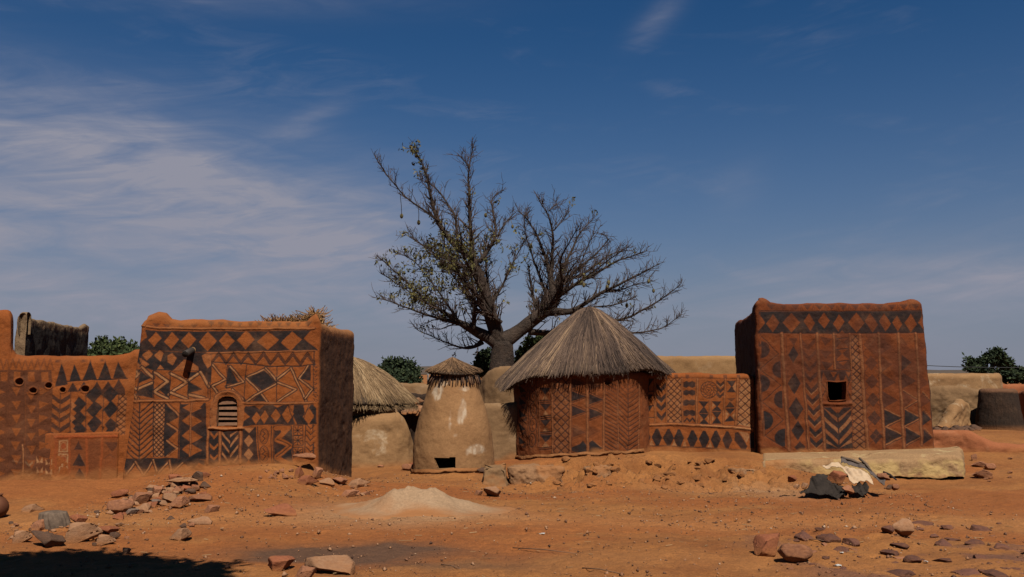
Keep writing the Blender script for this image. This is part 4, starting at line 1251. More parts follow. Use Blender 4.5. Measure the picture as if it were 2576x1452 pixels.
for y in (690, 790, 890, 1000, 1110):
    p.poly([(290, y), (352, y + 60), (300, y + 72)]); p.poly([(355, y + 62), (300, y + 110), (352, y + 100)], 'dark', .6); p.line([(310, y - 30), (352, y + 20)], 6)
for y in (660, 780, 902, 1025, 1150):
    p.ellipse(405, y, 25, 56, 7); p.line([(400, y - 34), (412, y - 10), (398, y + 8), (410, y + 34)], 5)
for q in ([(366, 640), (362, 1190)], [(380, 640), (378, 1190)], [(438, 640), (434, 1195)], [(456, 640), (450, 1195)]):
    p.line(q, 6, 'dark', .8)
for y in (720, 850, 980, 1105):
    p.poly([(466, y), (562, y), (512, y + 58)]); p.poly([(512, y + 56), (545, y + 100), (482, y + 100)], 'pale', .45)
    p.line([(466, y + 105), (562, y + 100)], 7); p.line([(466, y + 120), (562, y + 116)], 6)
p.hatch((578, 576), (706, 708), 640, 1255, 66, 9, .78, .14)
for x, y, w_, a in ((724, 640, 112, .7), (724, 745, 122, .95), (728, 868, 118, .95), (732, 1040, 112, .55), (872, 660, 100, .6), (870, 770, 118, .95), (872, 888, 116, .95), (872, 1030, 90, .3)):
    p.poly([(x, y), (x + w_, y + 46), (x, y + 88)], 'dark', a)
    p.line([(x, y - 12), (x + w_, y + 38)], 6, 'dark', a * .8); p.line([(x, y + 102), (x + w_, y + 54)], 6, 'dark', a * .7)
p.poly([(724, 1205), (790, 1180), (818, 1150), (846, 1190), (846, 1262), (790, 1250), (732, 1240)]); p.poly([(868, 1170), (900, 1150), (985, 1215), (930, 1245), (868, 1262)])
p.line([(735, 1222), (800, 1195), (820, 1165)], 7, 'pale', .4); p.line([(890, 1150), (980, 1205)], 7, 'pale', .35); p.line([(725, 1250), (800, 1275)], 6)
for k in range(21):
    y = 620 + k * 32
    p.line([(1003, y), (1096, y + 56)], 9, 'dark', .42 + .018 * k)
for k in range(17):
    y = 640 + k * 38; a = .35 + .04 * k
    if y + 60 < 1260:
        p.line([(1112, y - 10), (1188, y + 62)], 9, 'dark', min(1, a)); p.line([(1282, y), (1196, y + 58)], 9, 'dark', min(1, a))
p.line([(1192, 650), (1190, 1250)], 9, 'dark', .75)
for q, w in (([(570, 640), (568, 1255)], 14), ([(714, 640), (716, 1262)], 18), ([(854, 640), (858, 1270)], 18), ([(994, 640), (992, 1262)], 16), ([(1106, 640), (1108, 1250)], 9), ([(1290, 640), (1275, 1245)], 16), ([(460, 640), (458, 1200)], 8)):
    p.rib(q, w, .014, 3.5, .65)
# round hollow shaped into the wall to stand for a lump of hanging shadow
q = p.T(1030, 668); dd = np.hypot(p.S - q[0], p.Z - q[1])
p.rel -= .13 * (1 - sstep(.055, .08, dd))
gzf = ground_z(L.V[:, 0], L.V[:, 1])
finish(L, p, front, gzf, .12)
hut = empty('thatched_hut', (HC[0], HC[1], 0))
tag(hut, 'round painted hut under a big grey conical thatch roof', 'hut')
mk('wall', L.V, L.F, M['ochre_hut'], hut, L.attrs)
# roof: solid cone and loose straw over it
RC = np.array([XY(1471, 19.7)[0], 19.72]); AP = np.array([XY(1484, 19.7)[0], 19.7, ZAT(776, 19.7)]); RR = 1.94
def eave(a):
    """eave height by direction: sags on the left"""
    d = np.cos(a - math.pi * 1.06)
    return 1.74 - .33 * np.clip(d, 0, 1) ** 3.0 + .02 * np.sin(a * 5)
def roofpt(a, f, lift=0.0):
    """f: 0 apex .. 1 eave (may pass 1)"""
    a = np.asarray(a, float); f = np.asarray(f, float)
    rad = 1 + .03 * np.sin(a * 3 + 1) + .02 * np.sin(a * 7) + .03 * np.clip(np.cos(a - math.pi * 1.06), 0, 1) ** 4
    ex, ey = RC[0] + RR * rad * np.cos(a), RC[1] + RR * rad * np.sin(a)
    ez = eave(a)
    rnd = (np.sqrt(f * f + .0144) - .12) / (math.sqrt(1.0144) - .12)
    z = AP[2] + (ez - AP[2]) * rnd + .05 * np.sin(np.clip(f, 0, 1) * math.pi)
    z = z + (.028 * np.sin(a * 5 + 6 * f) + .022 * np.sin(a * 9 - 4 * f + 1) + .018 * np.sin(22 * f + 2 * np.sin(a * 2))) * np.clip(f, 0, 1)
    x = AP[0] + (ex - AP[0]) * f; y = AP[1] + (ey - AP[1]) * f
    return np.stack([x, y, z + lift], -1)
aa = np.linspace(0, 2 * math.pi, 97)[:-1]; ff = np.concatenate([[.002], np.linspace(.03, .97, 22)])
V = np.concatenate([roofpt(aa, np.full_like(aa, f_)) for f_ in ff] + [roofpt(aa, np.full_like(aa, .95), -.12)] + [roofpt(aa, np.full_like(aa, f_), -.14) for f_ in (.7, .4, .1)])
roof = mk('roof', V, gridfaces(96, len(ff) + 4, True), M['thatch_base'], hut)
def thatch(N, ptfn, lmin, lmax, r, fmin=0.0, bias=.5, sway=.05, tips=.05, liftmax=.035, fray=.03):
    a = rng.uniform(0, 2 * math.pi, N)
    f1 = rng.uniform(0, 1, N) ** bias * (1 - fmin) + fmin
    f1 = np.where(rng.uniform(size=N) < .10, 1 + np.abs(rng.normal(0, tips, N)), np.minimum(f1, 1 + rng.normal(0, tips * .6, N)))
    ln = rng.uniform(lmin, lmax, N)
    f0 = np.maximum(f1 - ln, .005)
    lf = rng.uniform(0, 1, N) ** 2 * liftmax + .004
    da = rng.normal(0, sway, N)
    q0 = ptfn(a, f0) + np.array([0, 0, 1]) * lf[:, None] * .6
    q1 = ptfn(a + da * .5, (f0 + f1) / 2) + np.array([0, 0, 1]) * lf[:, None]
    q2 = ptfn(a + da, f1) + np.array([0, 0, 1]) * (lf + rng.normal(0, fray, N) * (f1 > .93) * .6)[:, None]
    rad = np.stack([np.full(N, r), np.full(N, r), np.full(N, r * .45)], 1) * rng.uniform(.6, 1.3, N)[:, None]
    v, fq = strands(np.stack([q0, q1, q2], 1), rad)
    clump = fbm(np.stack([np.cos(a) * 3, np.sin(a) * 3, f1 * 2.5], 1), 2.2, 3, 4)
    patch = fbm(np.stack([np.cos(a) * 2.2, np.sin(a) * 2.2, f1 * 1.2], 1), 1.6, 3, 14)
    tone = np.clip(.42 + .22 * clump + .30 * patch + rng.normal(0, .20, N), 0, 1)
    return v, fq, np.repeat(tone, 9)
v, fq, tone = thatch(19000, roofpt, .16, .40, .0062, 0, .55, .022, .016, .028, .012)
st = sub('straw', v, fq, M['thatch'], roof, dict(tone=tone), False); st['kind'] = 'stuff'
# ragged fringe hanging under the eave
N = 1300
a = rng.uniform(math.pi * .75, math.pi * 2.25, N)
q0 = roofpt(a, rng.uniform(.80, .97, N), -.10)
hang = np.abs(rng.normal(.03, .04, N)) * (1 + .8 * np.clip(fbm(np.stack([a * 3, a * 0, a * 0], 1), 2, 3, 9), -1, 1))
q1 = q0 + np.stack([.25 * hang * np.cos(a) + rng.normal(0, .02, N), .25 * hang * np.sin(a) + rng.normal(0, .02, N), -hang], 1)
v, fq = strands(np.stack([q0, q1], 1), np.stack([np.full(N, .007), np.full(N, .003)], 1))
st = sub('eave_fringe', v, fq, M['thatch'], roof, dict(tone=np.repeat(rng.uniform(0, .7, N), 6)), False); st['kind'] = 'stuff'
# a loose roof pole poking out at the left eave
pv, pf = tube([P(1330, 935, 19.2), P(1292, 962, 19.1), P(1268, 976, 19.05)], [.035, .04, .03], 8); sub('rafter', pv, pf, M['wood_dark'], roof)
# ================================================================== granary in the courtyard
GC = np.array([XY(1142, 17.6)[0], 17.6])
zz = lambda zy: ZAT((1200 + zy / 1.936) / SRC, 17.6)
prof = [(1330, 312), (1285, 309), (1200, 306), (1100, 302), (1000, 293), (900, 273), (800, 246), (700, 214), (640, 196), (590, 184), (560, 172), (540, 150)]
u = 17.6 / F / SRC / 1.936
na_ = 220
ang = np.linspace(0, 2 * math.pi, na_ + 1)[:-1]
zs = np.linspace(zz(1330), zz(540), 130)
rs = np.interp(zs, [zz(a) for a, b in prof], [b * u for a, b in prof])
rs = np.convolve(np.pad(rs, 4, 'edge'), np.ones(9) / 9, 'valid')
TH, ZZ = np.meshgrid(ang, zs)
RAD = np.repeat(rs[:, None], na_, 1)
V = np.stack([GC[0] + RAD * np.cos(TH), GC[1] + RAD * np.sin(TH), ZZ], -1).reshape(-1, 3)
nn = np.stack([np.cos(TH), np.sin(TH)], -1).reshape(-1, 2)
V[:, :2] += nn * (.016 * fbm(V, 2.4, 4, 7) + .004 * fbm(V, 10, 3, 8))[:, None]
# worn pale patches: hand-sized areas where the plaster has flaked
def gz_pt(x, y):
    return P((1350 + x / 1.936) / SRC, (1200 + y / 1.936) / SRC, 17.0)
stain_or_lit = np.zeros(len(V))
for x, y, rx, ry in ((715, 665, .10, .17), (915, 780, .07, .25), (900, 870, .06, .12), (760, 600, .10, .05), (1010, 1105, .18, .10), (820, 900, .03, .20), (860, 990, .06, .04), (920, 640, .12, .05)):
    c = gz_pt(x, y)
    d = ((V[:, 0] - c[0]) / rx) ** 2 + ((V[:, 2] - c[2]) / ry) ** 2
    stain_or_lit = np.maximum(stain_or_lit, np.where(V[:, 1] < GC[1], (1 - sstep(.1, 1.2, d + .9 * fbm(V, 7, 4, 12))) * (.30 + .55 * sstep(-.3, .4, fbm(V * np.array([3.0, 1, .8]), 9, 4, 77))), 0))
V[:, :2] -= nn * (stain_or_lit * .008)[:, None]
F_ = gridfaces(na_, 130, True)
hole = np.array([gz_pt(700, 1162), gz_pt(862, 1156), gz_pt(862, 1238), gz_pt(735, 1247)])
cF = V[F_].mean(1)
ins = np.zeros(len(cF), bool)
for i in range(4):
    a_, b_ = hole[i], hole[(i + 1) % 4]
    ins ^= ((a_[2] > cF[:, 2]) != (b_[2] > cF[:, 2])) & (cF[:, 0] < (b_[0] - a_[0]) * (cF[:, 2] - a_[2]) / (b_[2] - a_[2] + 1e-9) + a_[0])
F_ = F_[~(ins & (cF[:, 1] < GC[1]))]
M['granary'] = mud('granary_mud', (.42, .222, .096), (.33, .165, .068), None, 0, .25, .02, stain_or_lit=(.64, .50, .36))
gr = empty('granary', (GC[0], GC[1], -.25))
tag(gr, 'tan bell-shaped mud granary with a little thatch cap and a hole at its foot', 'granary')
dust = .7 * (1 - sstep(0, .12, V[:, 2] - ground_z(V[:, 0], V[:, 1]) + .05 * fbm(V, 4, 3, 2)))
mk('body', V, F_, M['granary'], gr, dict(stain_or_lit=stain_or_lit, dust=dust))
ctr = hole.mean(0)
def fronty(q):
    x = q[0] - GC[0]; r = np.interp(q[2], zs, rs); return GC[1] - math.sqrt(max(r * r - x * x, .01))
ho = np.concatenate([[[q[0], fronty(q) - .004, q[2]] for q in hole], [[q[0], fronty(q) + .20, q[2]] for q in hole]])
mk('opening', ho, [(i, (i + 1) % 4, 4 + (i + 1) % 4, 4 + i) for i in range(4)], M['tan_plain'], gr, smooth=False)
# cap: cone of straw on a ring of sticks
CA = np.array([XY(1138, 17.6)[0], 17.6, zz(408)]); CR = .555
def cappt(a, f, lift=0.0):
    a = np.asarray(a, float); f = np.asarray(f, float)
    ez = zz(518) + .03 * np.sin(a * 2 + 1)
    z = CA[2] + (ez - CA[2]) * f ** .92 + lift
    rad = CR * f * (1 + .04 * np.sin(a * 3))
    return np.stack([CA[0] + .02 * f + rad * np.cos(a), CA[1] + rad * np.sin(a), z], -1)
aa = np.linspace(0, 2 * math.pi, 49)[:-1]
V = np.concatenate([cappt(aa, np.full_like(aa, f_)) for f_ in np.linspace(.01, .95, 9)] + [cappt(aa, np.full_like(aa, .93), -.05), cappt(aa, np.full_like(aa, .4), -.02)])
cap = mk('thatch_cap', V, gridfaces(48, 11, True), M['thatch_base'], gr)
v, fq, tone = thatch(3200, cappt, .25, .55, .006, 0, .55, .10, .035, .03, .02)
st = sub('straw', v, fq, M['thatch_cap'], cap, dict(tone=tone), False); st['kind'] = 'stuff'
N = 74
for k in range(N):
    a = 2 * math.pi * k / N + rng.normal(0, .03)
    if math.sin(a) > .25: continue
    q0 = np.array([GC[0] + .41 * math.cos(a), GC[1] + .41 * math.sin(a), zz(500)])
    r1 = .515 + rng.uniform(0, .03); q1 = np.array([GC[0] + r1 * math.cos(a), GC[1] + r1 * math.sin(a), zz(602 + rng.uniform(-14, 12))])
    sv, sf = tube([q0, (q0 + q1) / 2 + .01, q1], rng.uniform(.009, .015), 5)
    mk('stick', sv, sf, M['wood'] if rng.uniform() < .45 else M['wood_dark'], gr)

# ================================================================== plain buildings behind
def box_building(name, corners, r, ds, tops, zb, th, vec, nrow, mat, roofz, seed, rough=.02, label=None, cat='house', attrs=None):
    pa, na, qa = rpath(corners, r, ds)
    tp = qfun(tops, qa) if isinstance(tops, list) else np.full(len(pa), tops)
    vv = qfun(vec, qa) if isinstance(vec, list) else na * vec
    L = Loft(pa, na, qa, zb, tp, th, vv, nrow, True, roofz, rough, seed)
    o = empty(name, tuple(pa.mean(0)) + (zb + .2,))
    tag(o, label, cat)
    if attrs: L.attrs.update(attrs(L))
    L.attrs['dust'] = .6 * (1 - sstep(0, .15, L.V[:, 2] - ground_z(L.V[:, 0], L.V[:, 1]) + .05 * fbm(L.V, 3, 3, seed)))
    mk('wall', L.V, L.F, mat, o, L.attrs)
    rv, rf = L.roof(roofz + .01); mk('roof', rv, rf, M['tan_plain'], o)
    return o, L
# dark house seen over the far-left wall
a0, b0, c0 = XY(28, 18.0), XY(62, 17.9), XY(223, 22.6)
ztop = ZAT(797, 18)
M['dark_house'] = mud('dark_house_mud', (.040, .026, .018), (.022, .016, .012), (.11, .07, .042), .55, .4, .07, stain_or_lit=(.33, .21, .115))
def dk(L):
    f = (1 - sstep(.9, 1.03, L.q)) + sstep(3.9, 4, L.q)
    cap = sstep(-.10, -.02, L.V[:, 2] - ztop + .05 * fbm(L.V, 5, 3, 3) + .10)
    return dict(stain_or_lit=np.clip(np.maximum(f * .8, cap * .8), 0, 1))  # front corner and top rim coloured as sunlit, the rest dark as shaded
dh, _ = box_building('dark_mud_house', [a0, b0, c0, c0 + (a0 - b0) * 4], .08, [.03, .04, .1, .1],
    [(0, ztop + .06), (.3, ztop + .11), (.8, ztop + .11), (1.0, ztop + .09), (1.035, ztop + .06), (1.06, ztop - .0), (1.85, ztop - .03), (1.9, ztop + .03), (1.94, ztop + .08), (2.02, ztop + .06), (2.1, ztop), (4, ztop + .06)], -.3, .13, .012, 90, M['dark_house'], ztop - .35, 81, .03,
    'dark mud house with pale corner, seen over the far-left painted wall', attrs=dk)
# pale building behind the low painted wall
tb, _ = box_building('tan_house', [XY(1640, 26), XY(1990, 26), XY(1990, 29), XY(1640, 29)], .25, [.06, .2, .3, .2], ZAT(895, 26) + 0.0, -.3, .3, .02, 40, M['tan_plain'], ZAT(905, 26), 83, .03, 'plain tan building seen between the thatch roof and the red house')
# grey-tan rounded enclosure and a plastered wall, right of the granary
def lump(name, path_u, Y, tops_uv, zb, th, mat, label, cat, seed, nrow=60, rough=.02, vec=(0, .03), ds=.03):
    """free-standing wall following picture columns path_u at depth Y (Y may be a list)"""
    Ys = Y if isinstance(Y, (list, tuple)) else [Y] * len(path_u)
    pts = [XY(u_, y_) for u_, y_ in zip(path_u, Ys)]
    seg = np.array(pts); cum = np.concatenate([[0], np.cumsum(np.linalg.norm(np.diff(seg, axis=0), axis=1))])
    s = np.linspace(0, cum[-1], max(8, int(cum[-1] / ds)))
    px = np.interp(s, cum, seg[:, 0]); py = np.interp(s, cum, seg[:, 1])
    tn = np.gradient(np.stack([px, py], 1), axis=0); tn /= np.linalg.norm(tn, axis=1)[:, None]
    nr = np.stack([-tn[:, 1], tn[:, 0]], 1)
    us = np.interp(s, cum, path_u)
    tp = np.interp(us, [a for a, b in tops_uv], [ZAT(b, np.interp(a, path_u, Ys)) for a, b in tops_uv])
    L = Loft(np.stack([px, py], 1), nr, us, zb, tp, th, np.repeat([vec], len(s), 0), nrow, False, None, rough, seed)
    L.attrs['dust'] = .6 * (1 - sstep(0, .14, L.V[:, 2] - ground_z(L.V[:, 0], L.V[:, 1]) + .05 * fbm(L.V, 3, 3, seed)))
    # close the two ends
    N, Rn = L.N, L.nrows
    ends = []
    for i in (0, N - 1):
        ids = [j * N + i for j in range(Rn)]
        ends.append(ids if i else ids[::-1])
    fs = [tuple(f) for f in L.F] + [tuple(e) for e in ends]
    o = mk(name, L.V, fs, mat, attrs=L.attrs)
    return tag(o, label, cat), L
lump('mud_enclosure', [1203, 1220, 1250, 1300, 1360, 1420], [22.3, 22.0, 21.8, 21.7, 21.8, 22.2], [(1203, 962), (1208, 948), (1220, 935), (1236, 926), (1255, 921), (1300, 920), (1420, 920)], -.3, .3, M['tan_grey'], 'rounded grey-tan mud enclosure rising behind the granary and the thatched hut', 'wall', 91, 60, .03)
lump('mud_courtyard_wall', [1190, 1240, 1301], [18.85, 18.9, 19.0], [(1190, 1017), (1225, 1015), (1260, 1017), (1301, 1014)], -.4, .25, M['tan_grey'], 'lower grey-tan mud wall in the gap between granary and thatched hut', 'wall', 92, 60, .03)
# low walls far behind
lump('far_courtyard_wall', [985, 1040, 1100, 1130], 27, [(985, 963), (1130, 966)], -.3, .25, M['tan_grey'], 'low brown mud wall far behind the small tan hut and the granary', 'wall', 93, 20, .03)
lump('dark_courtyard_wall', [1000, 1030, 1080, 1120], 23.5, [(1000, 990), (1040, 988), (1060, 993), (1120, 990)], -.4, .25, M['dark_mud'], 'dark broken mud wall left of the granary, half hidden by it', 'wall', 94, 30, .05)

# small hut with tan thatch behind the left house
HB = np.array([XY(868, 20.6)[0], 20.6])
ang = np.linspace(0, 2 * math.pi, 121)[:-1]
pa = HB + 1.22 * np.stack([np.cos(ang), np.sin(ang)], 1); na = -np.stack([np.cos(ang), np.sin(ang)], 1)
L = Loft(pa, na, ang, -.5, ZAT(1020, 20), .2, na * .05, 70, True, .7, .03, 101)
L.attrs['dust'] = .6 * (1 - sstep(0, .14, L.V[:, 2] + .3))
h2 = empty('thatched_hut', (HB[0], HB[1], -.3))
tag(h2, 'small tan round hut with pale straw roof, half hidden behind the left house', 'hut')
mk('wall', L.V, L.F, M['tan'], h2, L.attrs)
AP2 = np.array([XY(872, 20.6)[0], 20.6, ZAT(898, 20.6)])
def roof2(a, f, lift=0.0):
    a = np.asarray(a, float); f = np.asarray(f, float)
    ez = ZAT(1012, 20.6) + .02 * np.sin(a * 3)
    rad = 1.60 * f * (1 + .03 * np.sin(a * 4 + 1))
    z = AP2[2] + (ez - AP2[2]) * (f ** 1.06) + .16 * np.sin(np.clip(f, 0, 1) * math.pi) + lift
    return np.stack([AP2[0] + rad * np.cos(a), AP2[1] + rad * np.sin(a), z], -1)
aa = np.linspace(0, 2 * math.pi, 73)[:-1]
V = np.concatenate([roof2(aa, np.full_like(aa, f_)) for f_ in np.linspace(.01, .96, 14)] + [roof2(aa, np.full_like(aa, .94), -.16), roof2(aa, np.full_like(aa, .3), -.1)])
r2 = mk('roof', V, gridfaces(72, 16, True), M['thatch_base'], h2)
v, fq, tone = thatch(9000, roof2, .15, .40, .0075, 0, .55, .04, .015, .035, .012)
st = sub('straw', v, fq, M['thatch_tan'], r2, dict(tone=tone), False); st['kind'] = 'stuff'
# lower tier of straw, thick rim
def rim2(a, f, lift=0.0):
    q = roof2(a, .86 + .14 * np.asarray(f, float), lift); q[..., 2] -= .16; return q
v, fq, tone = thatch(2600, rim2, .5, 1.0, .008, 0, .5, .05, .06, .05, .04)
st = sub('straw_rim', v, fq, M['thatch_tan'], r2, dict(tone=tone), False); st['kind'] = 'stuff'
lump('mud_buttress', [880, 950, 1000, 1030, 1054], [19.2, 19.2, 19.25, 19.45, 19.9], [(880, 1048), (950, 1046), (982, 1043), (1000, 1037), (1012, 1037), (1024, 1050), (1036, 1078), (1046, 1108), (1054, 1132)], -.45, .4, M['tan'], 'pale plastered mud wall below the small straw roof, sloping down towards the granary', 'wall', 103, 50, .03, (0, .06))

# ================================================================== right edge
box_building('tan_house', [XY(2300, 27.5), XY(2522, 27.5), XY(2522, 30), XY(2300, 30)], .3, [.05, .1, .3, .2], ZAT(940, 27.5), -.2, .3, .025, 50, M['tan'], ZAT(950, 27.5), 111, .03, 'pale tan flat-topped house at the right, with the lower broken wall before it')
lump('broken_mud_wall', [2330, 2380, 2430, 2480, 2510], [25.6, 25.4, 25.3, 25.3, 25.5], [(2330, 975), (2360, 972), (2400, 970), (2440, 976), (2470, 980), (2510, 984)], -.2, .3, M['tan_grey'], 'grey-tan wall under the pale house, undercut and broken at its foot', 'wall', 112, 70, .05)
lump('leaning_mud_buttress', [2372, 2388, 2402, 2416, 2430, 2438], [24.2, 24.3, 24.4, 24.6, 24.8, 24.9], [(2372, 1072), (2384, 1056), (2400, 1034), (2416, 1010), (2426, 999), (2438, 1010)], -.1, .4, M['tan'], 'pale leaning mud buttress propping the broken wall on the right', 'buttress', 113, 40, .06)
# dark tapering hut
ang = np.linspace(0, 2 * math.pi, 91)[:-1]
DC = np.array([XY(2508, 24.6)[0], 24.6])
pa = DC + .66 * np.stack([np.cos(ang), np.sin(ang)], 1) * np.array([1.0, .9]); na = -np.stack([np.cos(ang), np.sin(ang)], 1)
L = Loft(pa, na, ang, -.1, ZAT(979, 24.1), .2, na * .13, 60, True, ZAT(986, 24), .02, 121)
capz = sstep(-.09, -.02, L.V[:, 2] - ZAT(979, 24.1) + .03 + .03 * fbm(L.V, 4, 3, 1))
L.attrs['stain_or_lit'] = capz * .6; L.attrs['dust'] = .5 * (1 - sstep(0, .2, L.V[:, 2] - .15))
M['dark_hut'] = mud('dark_hut_mud', (.075, .040, .024), (.030, .020, .014), (.16, .09, .05), .5, .4, .05, stain_or_lit=(.30, .14, .07), streaks=True)
dhut = empty('dark_mud_hut', (DC[0], DC[1], .1))
tag(dhut, 'squat dark brown tapering mud hut near the right edge', 'hut')
mk('wall', L.V, L.F, M['dark_hut'], dhut, L.attrs); rv, rf = L.roof(ZAT(986, 24)); mk('roof', rv, rf, M['tan_plain'], dhut)
# red ruined wall
M['red_mud'] = mud('red_mud', (.42, .145, .058), (.36, .115, .046), (.50, .22, .11), .5)
lump('ruined_red_wall', [2335, 2400, 2450, 2500, 2560, 2700], [19.9, 19.8, 19.7, 19.6, 19.5, 19.4], [(2335, 1083), (2380, 1081), (2410, 1079), (2435, 1082), (2455, 1095), (2480, 1108), (2510, 1116), (2560, 1119), (2700, 1118)], -.5, .3, M['red_mud'], 'low ruined red mud wall running off to the right of the red house', 'wall', 131, 40, .04)
lump('far_red_wall', [2515, 2600, 2750], 34, [(2515, 966), (2750, 968)], -.3, .3, M['red_mud'], 'far red mud wall at the right edge below the trees', 'wall', 132, 20, .03)
lump('near_red_wall', [2556, 2570, 2600, 2700], [26.5, 26, 25.5, 25.5], [(2556, 985), (2575, 978), (2700, 976)], -.3, .3, M['red_mud'], 'red mud wall at the very right edge beside the dark hut', 'wall', 133, 30, .03)

# solid earth blocks: sides, rounded edge and top in one surface
def solid(path, nor, zb, top, r, batter, nrow, rough, seed, rscale=2.5):
    N = len(path); zb = np.broadcast_to(zb, (N,)); top = np.broadcast_to(top, (N,))
    rows = []
    for a in np.linspace(0, 1, nrow):
        z = zb + a * (top - r - zb); rows.append(np.concatenate([path + nor * (batter * (z - zb))[:, None], z[:, None]], 1))
    base = path + nor * (batter * (top - r - zb))[:, None]
    for th_ in np.linspace(0, math.pi / 2, 7)[1:]:
        rows.append(np.concatenate([base + nor * (r * (1 - math.cos(th_))), (top - r + r * math.sin(th_))[:, None]], 1))
    edge = rows[-1]; cen = edge.mean(0)
    for w in (.12, .25, .4, .6, .8, .97):
        q = edge * (1 - w) + cen * w; q[:, 2] = edge[:, 2] * (1 - w * .5) + cen[2] * w * .5; rows.append(q)
    V = np.concatenate(rows)
    on = np.tile(-nor, (len(rows), 1))
    d = rough * fbm(V, rscale, 4, seed) + rough * .35 * fbm(V, 9, 3, seed + 3)
    V[:, :2] += on * d[:, None]; V[:, 2] += np.repeat(np.arange(len(rows)) >= nrow, N) * d * .6
    fs = [tuple(f) for f in gridfaces(N, len(rows), True)] + [tuple(range((len(rows) - 1) * N, len(rows) * N))]
    return V, fs, np.repeat(np.arange(len(rows)), N)
pl = [XY(1905, 17.35), XY(2180, 16.95), XY(2419, 16.85), XY(2412, 18.6), XY(1908, 18.9)]
pa, na, qa = rpath(pl, .12, [.02, .02, .04, .1, .06])
tp = qfun([(0, .04), (.5, .08), (1, .10), (1.4, .10), (1.6, .13), (1.75, .18), (1.9, .19), (2.0, .16), (2.4, .20), (3, .20), (4, .10), (5, .04)], qa)
V, fs, rw = solid(pa, na, -.215, tp, .10, .12, 44, .035, 141)
qq = np.tile(qa, rw.max() + 1)
V[:, 2] += np.where(rw == 0, .035 * fbm(V, 4, 3, 9) + .015 * sstep(1.2, 2, qq), 0) * (qq < 2.02)
frontm = (1 - sstep(1.98, 2.06, qq)) * (rw < 50)
st_ = np.clip(sstep(.15, .7, qq) * frontm * (1 - sstep(-.02, .10, V[:, 2] - .02 + .07 * fbm(V, 4, 3, 4))) * sstep(-.35, .25, fbm(V, 5, 5, 6) + .1), 0, 1)
ds_ = np.clip(.8 * (1 - sstep(0.05, .7, qq + .15 * fbm(V, 2, 3, 4))) * (qq < 2.5) + .4 * (1 - sstep(0, .12, V[:, 2] + .24)), 0, 1)
plo = mk('plinth', V, fs, M['plinth'], attrs=dict(stain_or_lit=st_, dust=ds_))
tag(plo, 'low mottled yellow-grey plinth running along the foot of the red house', 'plinth')

# mud step blocks before the round hut
def block(name, U0, U1, Vt, Vb, Yf, depth, mat, label, cat, seed, rough=.03, r=.06):
    a_, b_ = XY(U0, Yf), XY(U1, Yf); dd = dirn(a_, b_); ii = np.array([-dd[1], dd[0]])
    pa, na, qa = rpath([a_, b_, b_ + ii * depth, a_ + ii * depth], r, [.018, .025, .05, .025])
    V, fs, rw = solid(pa, na, ZAT(Vb, Yf) - .10, ZAT(Vt, Yf) + .03 * fbm(np.concatenate([pa, pa[:, :1] * 0], 1), 3, 3, seed), .05, .10, 26, rough, seed, 3.5)
    at = dict(dust=.6 * sstep(-.2, .5, fbm(V, 3, 4, seed)))
    return tag(mk(name, V, fs, mat, attrs=at), label, cat)
block('stone_step', 1212, 1279, 1178, 1238, 15.75, .55, M['tan_grey'], 'worn grey block step between granary and thatched hut', 'step', 151, .045, .05)
block('mud_block', 1281, 1416, 1178, 1228, 15.9, .6, M['step'], 'rounded reddish mud block right of the grey step, below the hut', 'step', 152, .07, .12)
block('mud_lump', 1470, 1535, 1176, 1196, 16.35, .45, M['step'], 'small undercut lump of mud on the bank below the thatched hut', 'mud lump', 153, .07, .06)
block('mud_lump', 1835, 1905, 1180, 1206, 16.85, .5, M['step'], 'crumbled lump of mud at the left end of the plinth', 'mud lump', 154, .08, .09)

# cracked plaster skirts standing proud of the eroded soil
def skirt(pts3, h, mat, parent, seed, off=.035):
    pts3 = np.asarray(pts3); n = len(pts3)
    jag = .030 * fbm(pts3, 4, 3, seed) + .018 * fbm(pts3, 15, 3, seed + 3)
    tn = np.gradient(pts3[:, :2], axis=0); tn /= np.linalg.norm(tn, axis=1)[:, None] + 1e-9
    on = np.stack([tn[:, 1], -tn[:, 0]], 1)
    lo = pts3.copy(); lo[:, :2] += on * (off + .02 * fbm(pts3, 5, 2, seed + 8))[:, None]; lo[:, 2] += jag + .018
    hi = pts3.copy(); hi[:, :2] += on * .005; hi[:, 2] += h + .02 * fbm(pts3, 3, 2, seed + 1)
    mid = (lo + hi) / 2
    inn = lo.copy(); inn[:, :2] -= on * .06; inn[:, 2] += .02
    V = np.concatenate([hi, mid, lo, inn])
    return mk('plaster_skirt', V, [tuple(f) for f in gridfaces(n, 4)][::1], mat, parent, dict(dust=np.full(len(V), .75)))
an = np.linspace(math.pi * .98, math.pi * 2.0, 130)
for o_, cx, rr, mat_ in ((gr, GC, rs[6] + .005, M['granary']), (hut, HC, HR + .01, M['step'])):
    if o_ is hut: an2 = np.linspace(math.pi * 1.08, math.pi * 1.80, 200)
    else: an2 = an
    q = np.stack([cx[0] + rr * np.cos(an2), cx[1] + rr * np.sin(an2)], 1)
    z_ = ground_z(q[:, 0] + .04 * np.cos(an2), q[:, 1] + .06 * np.sin(an2))
    skirt(np.concatenate([q, z_[:, None]], 1), .09, mat_, o_, 5, .018)

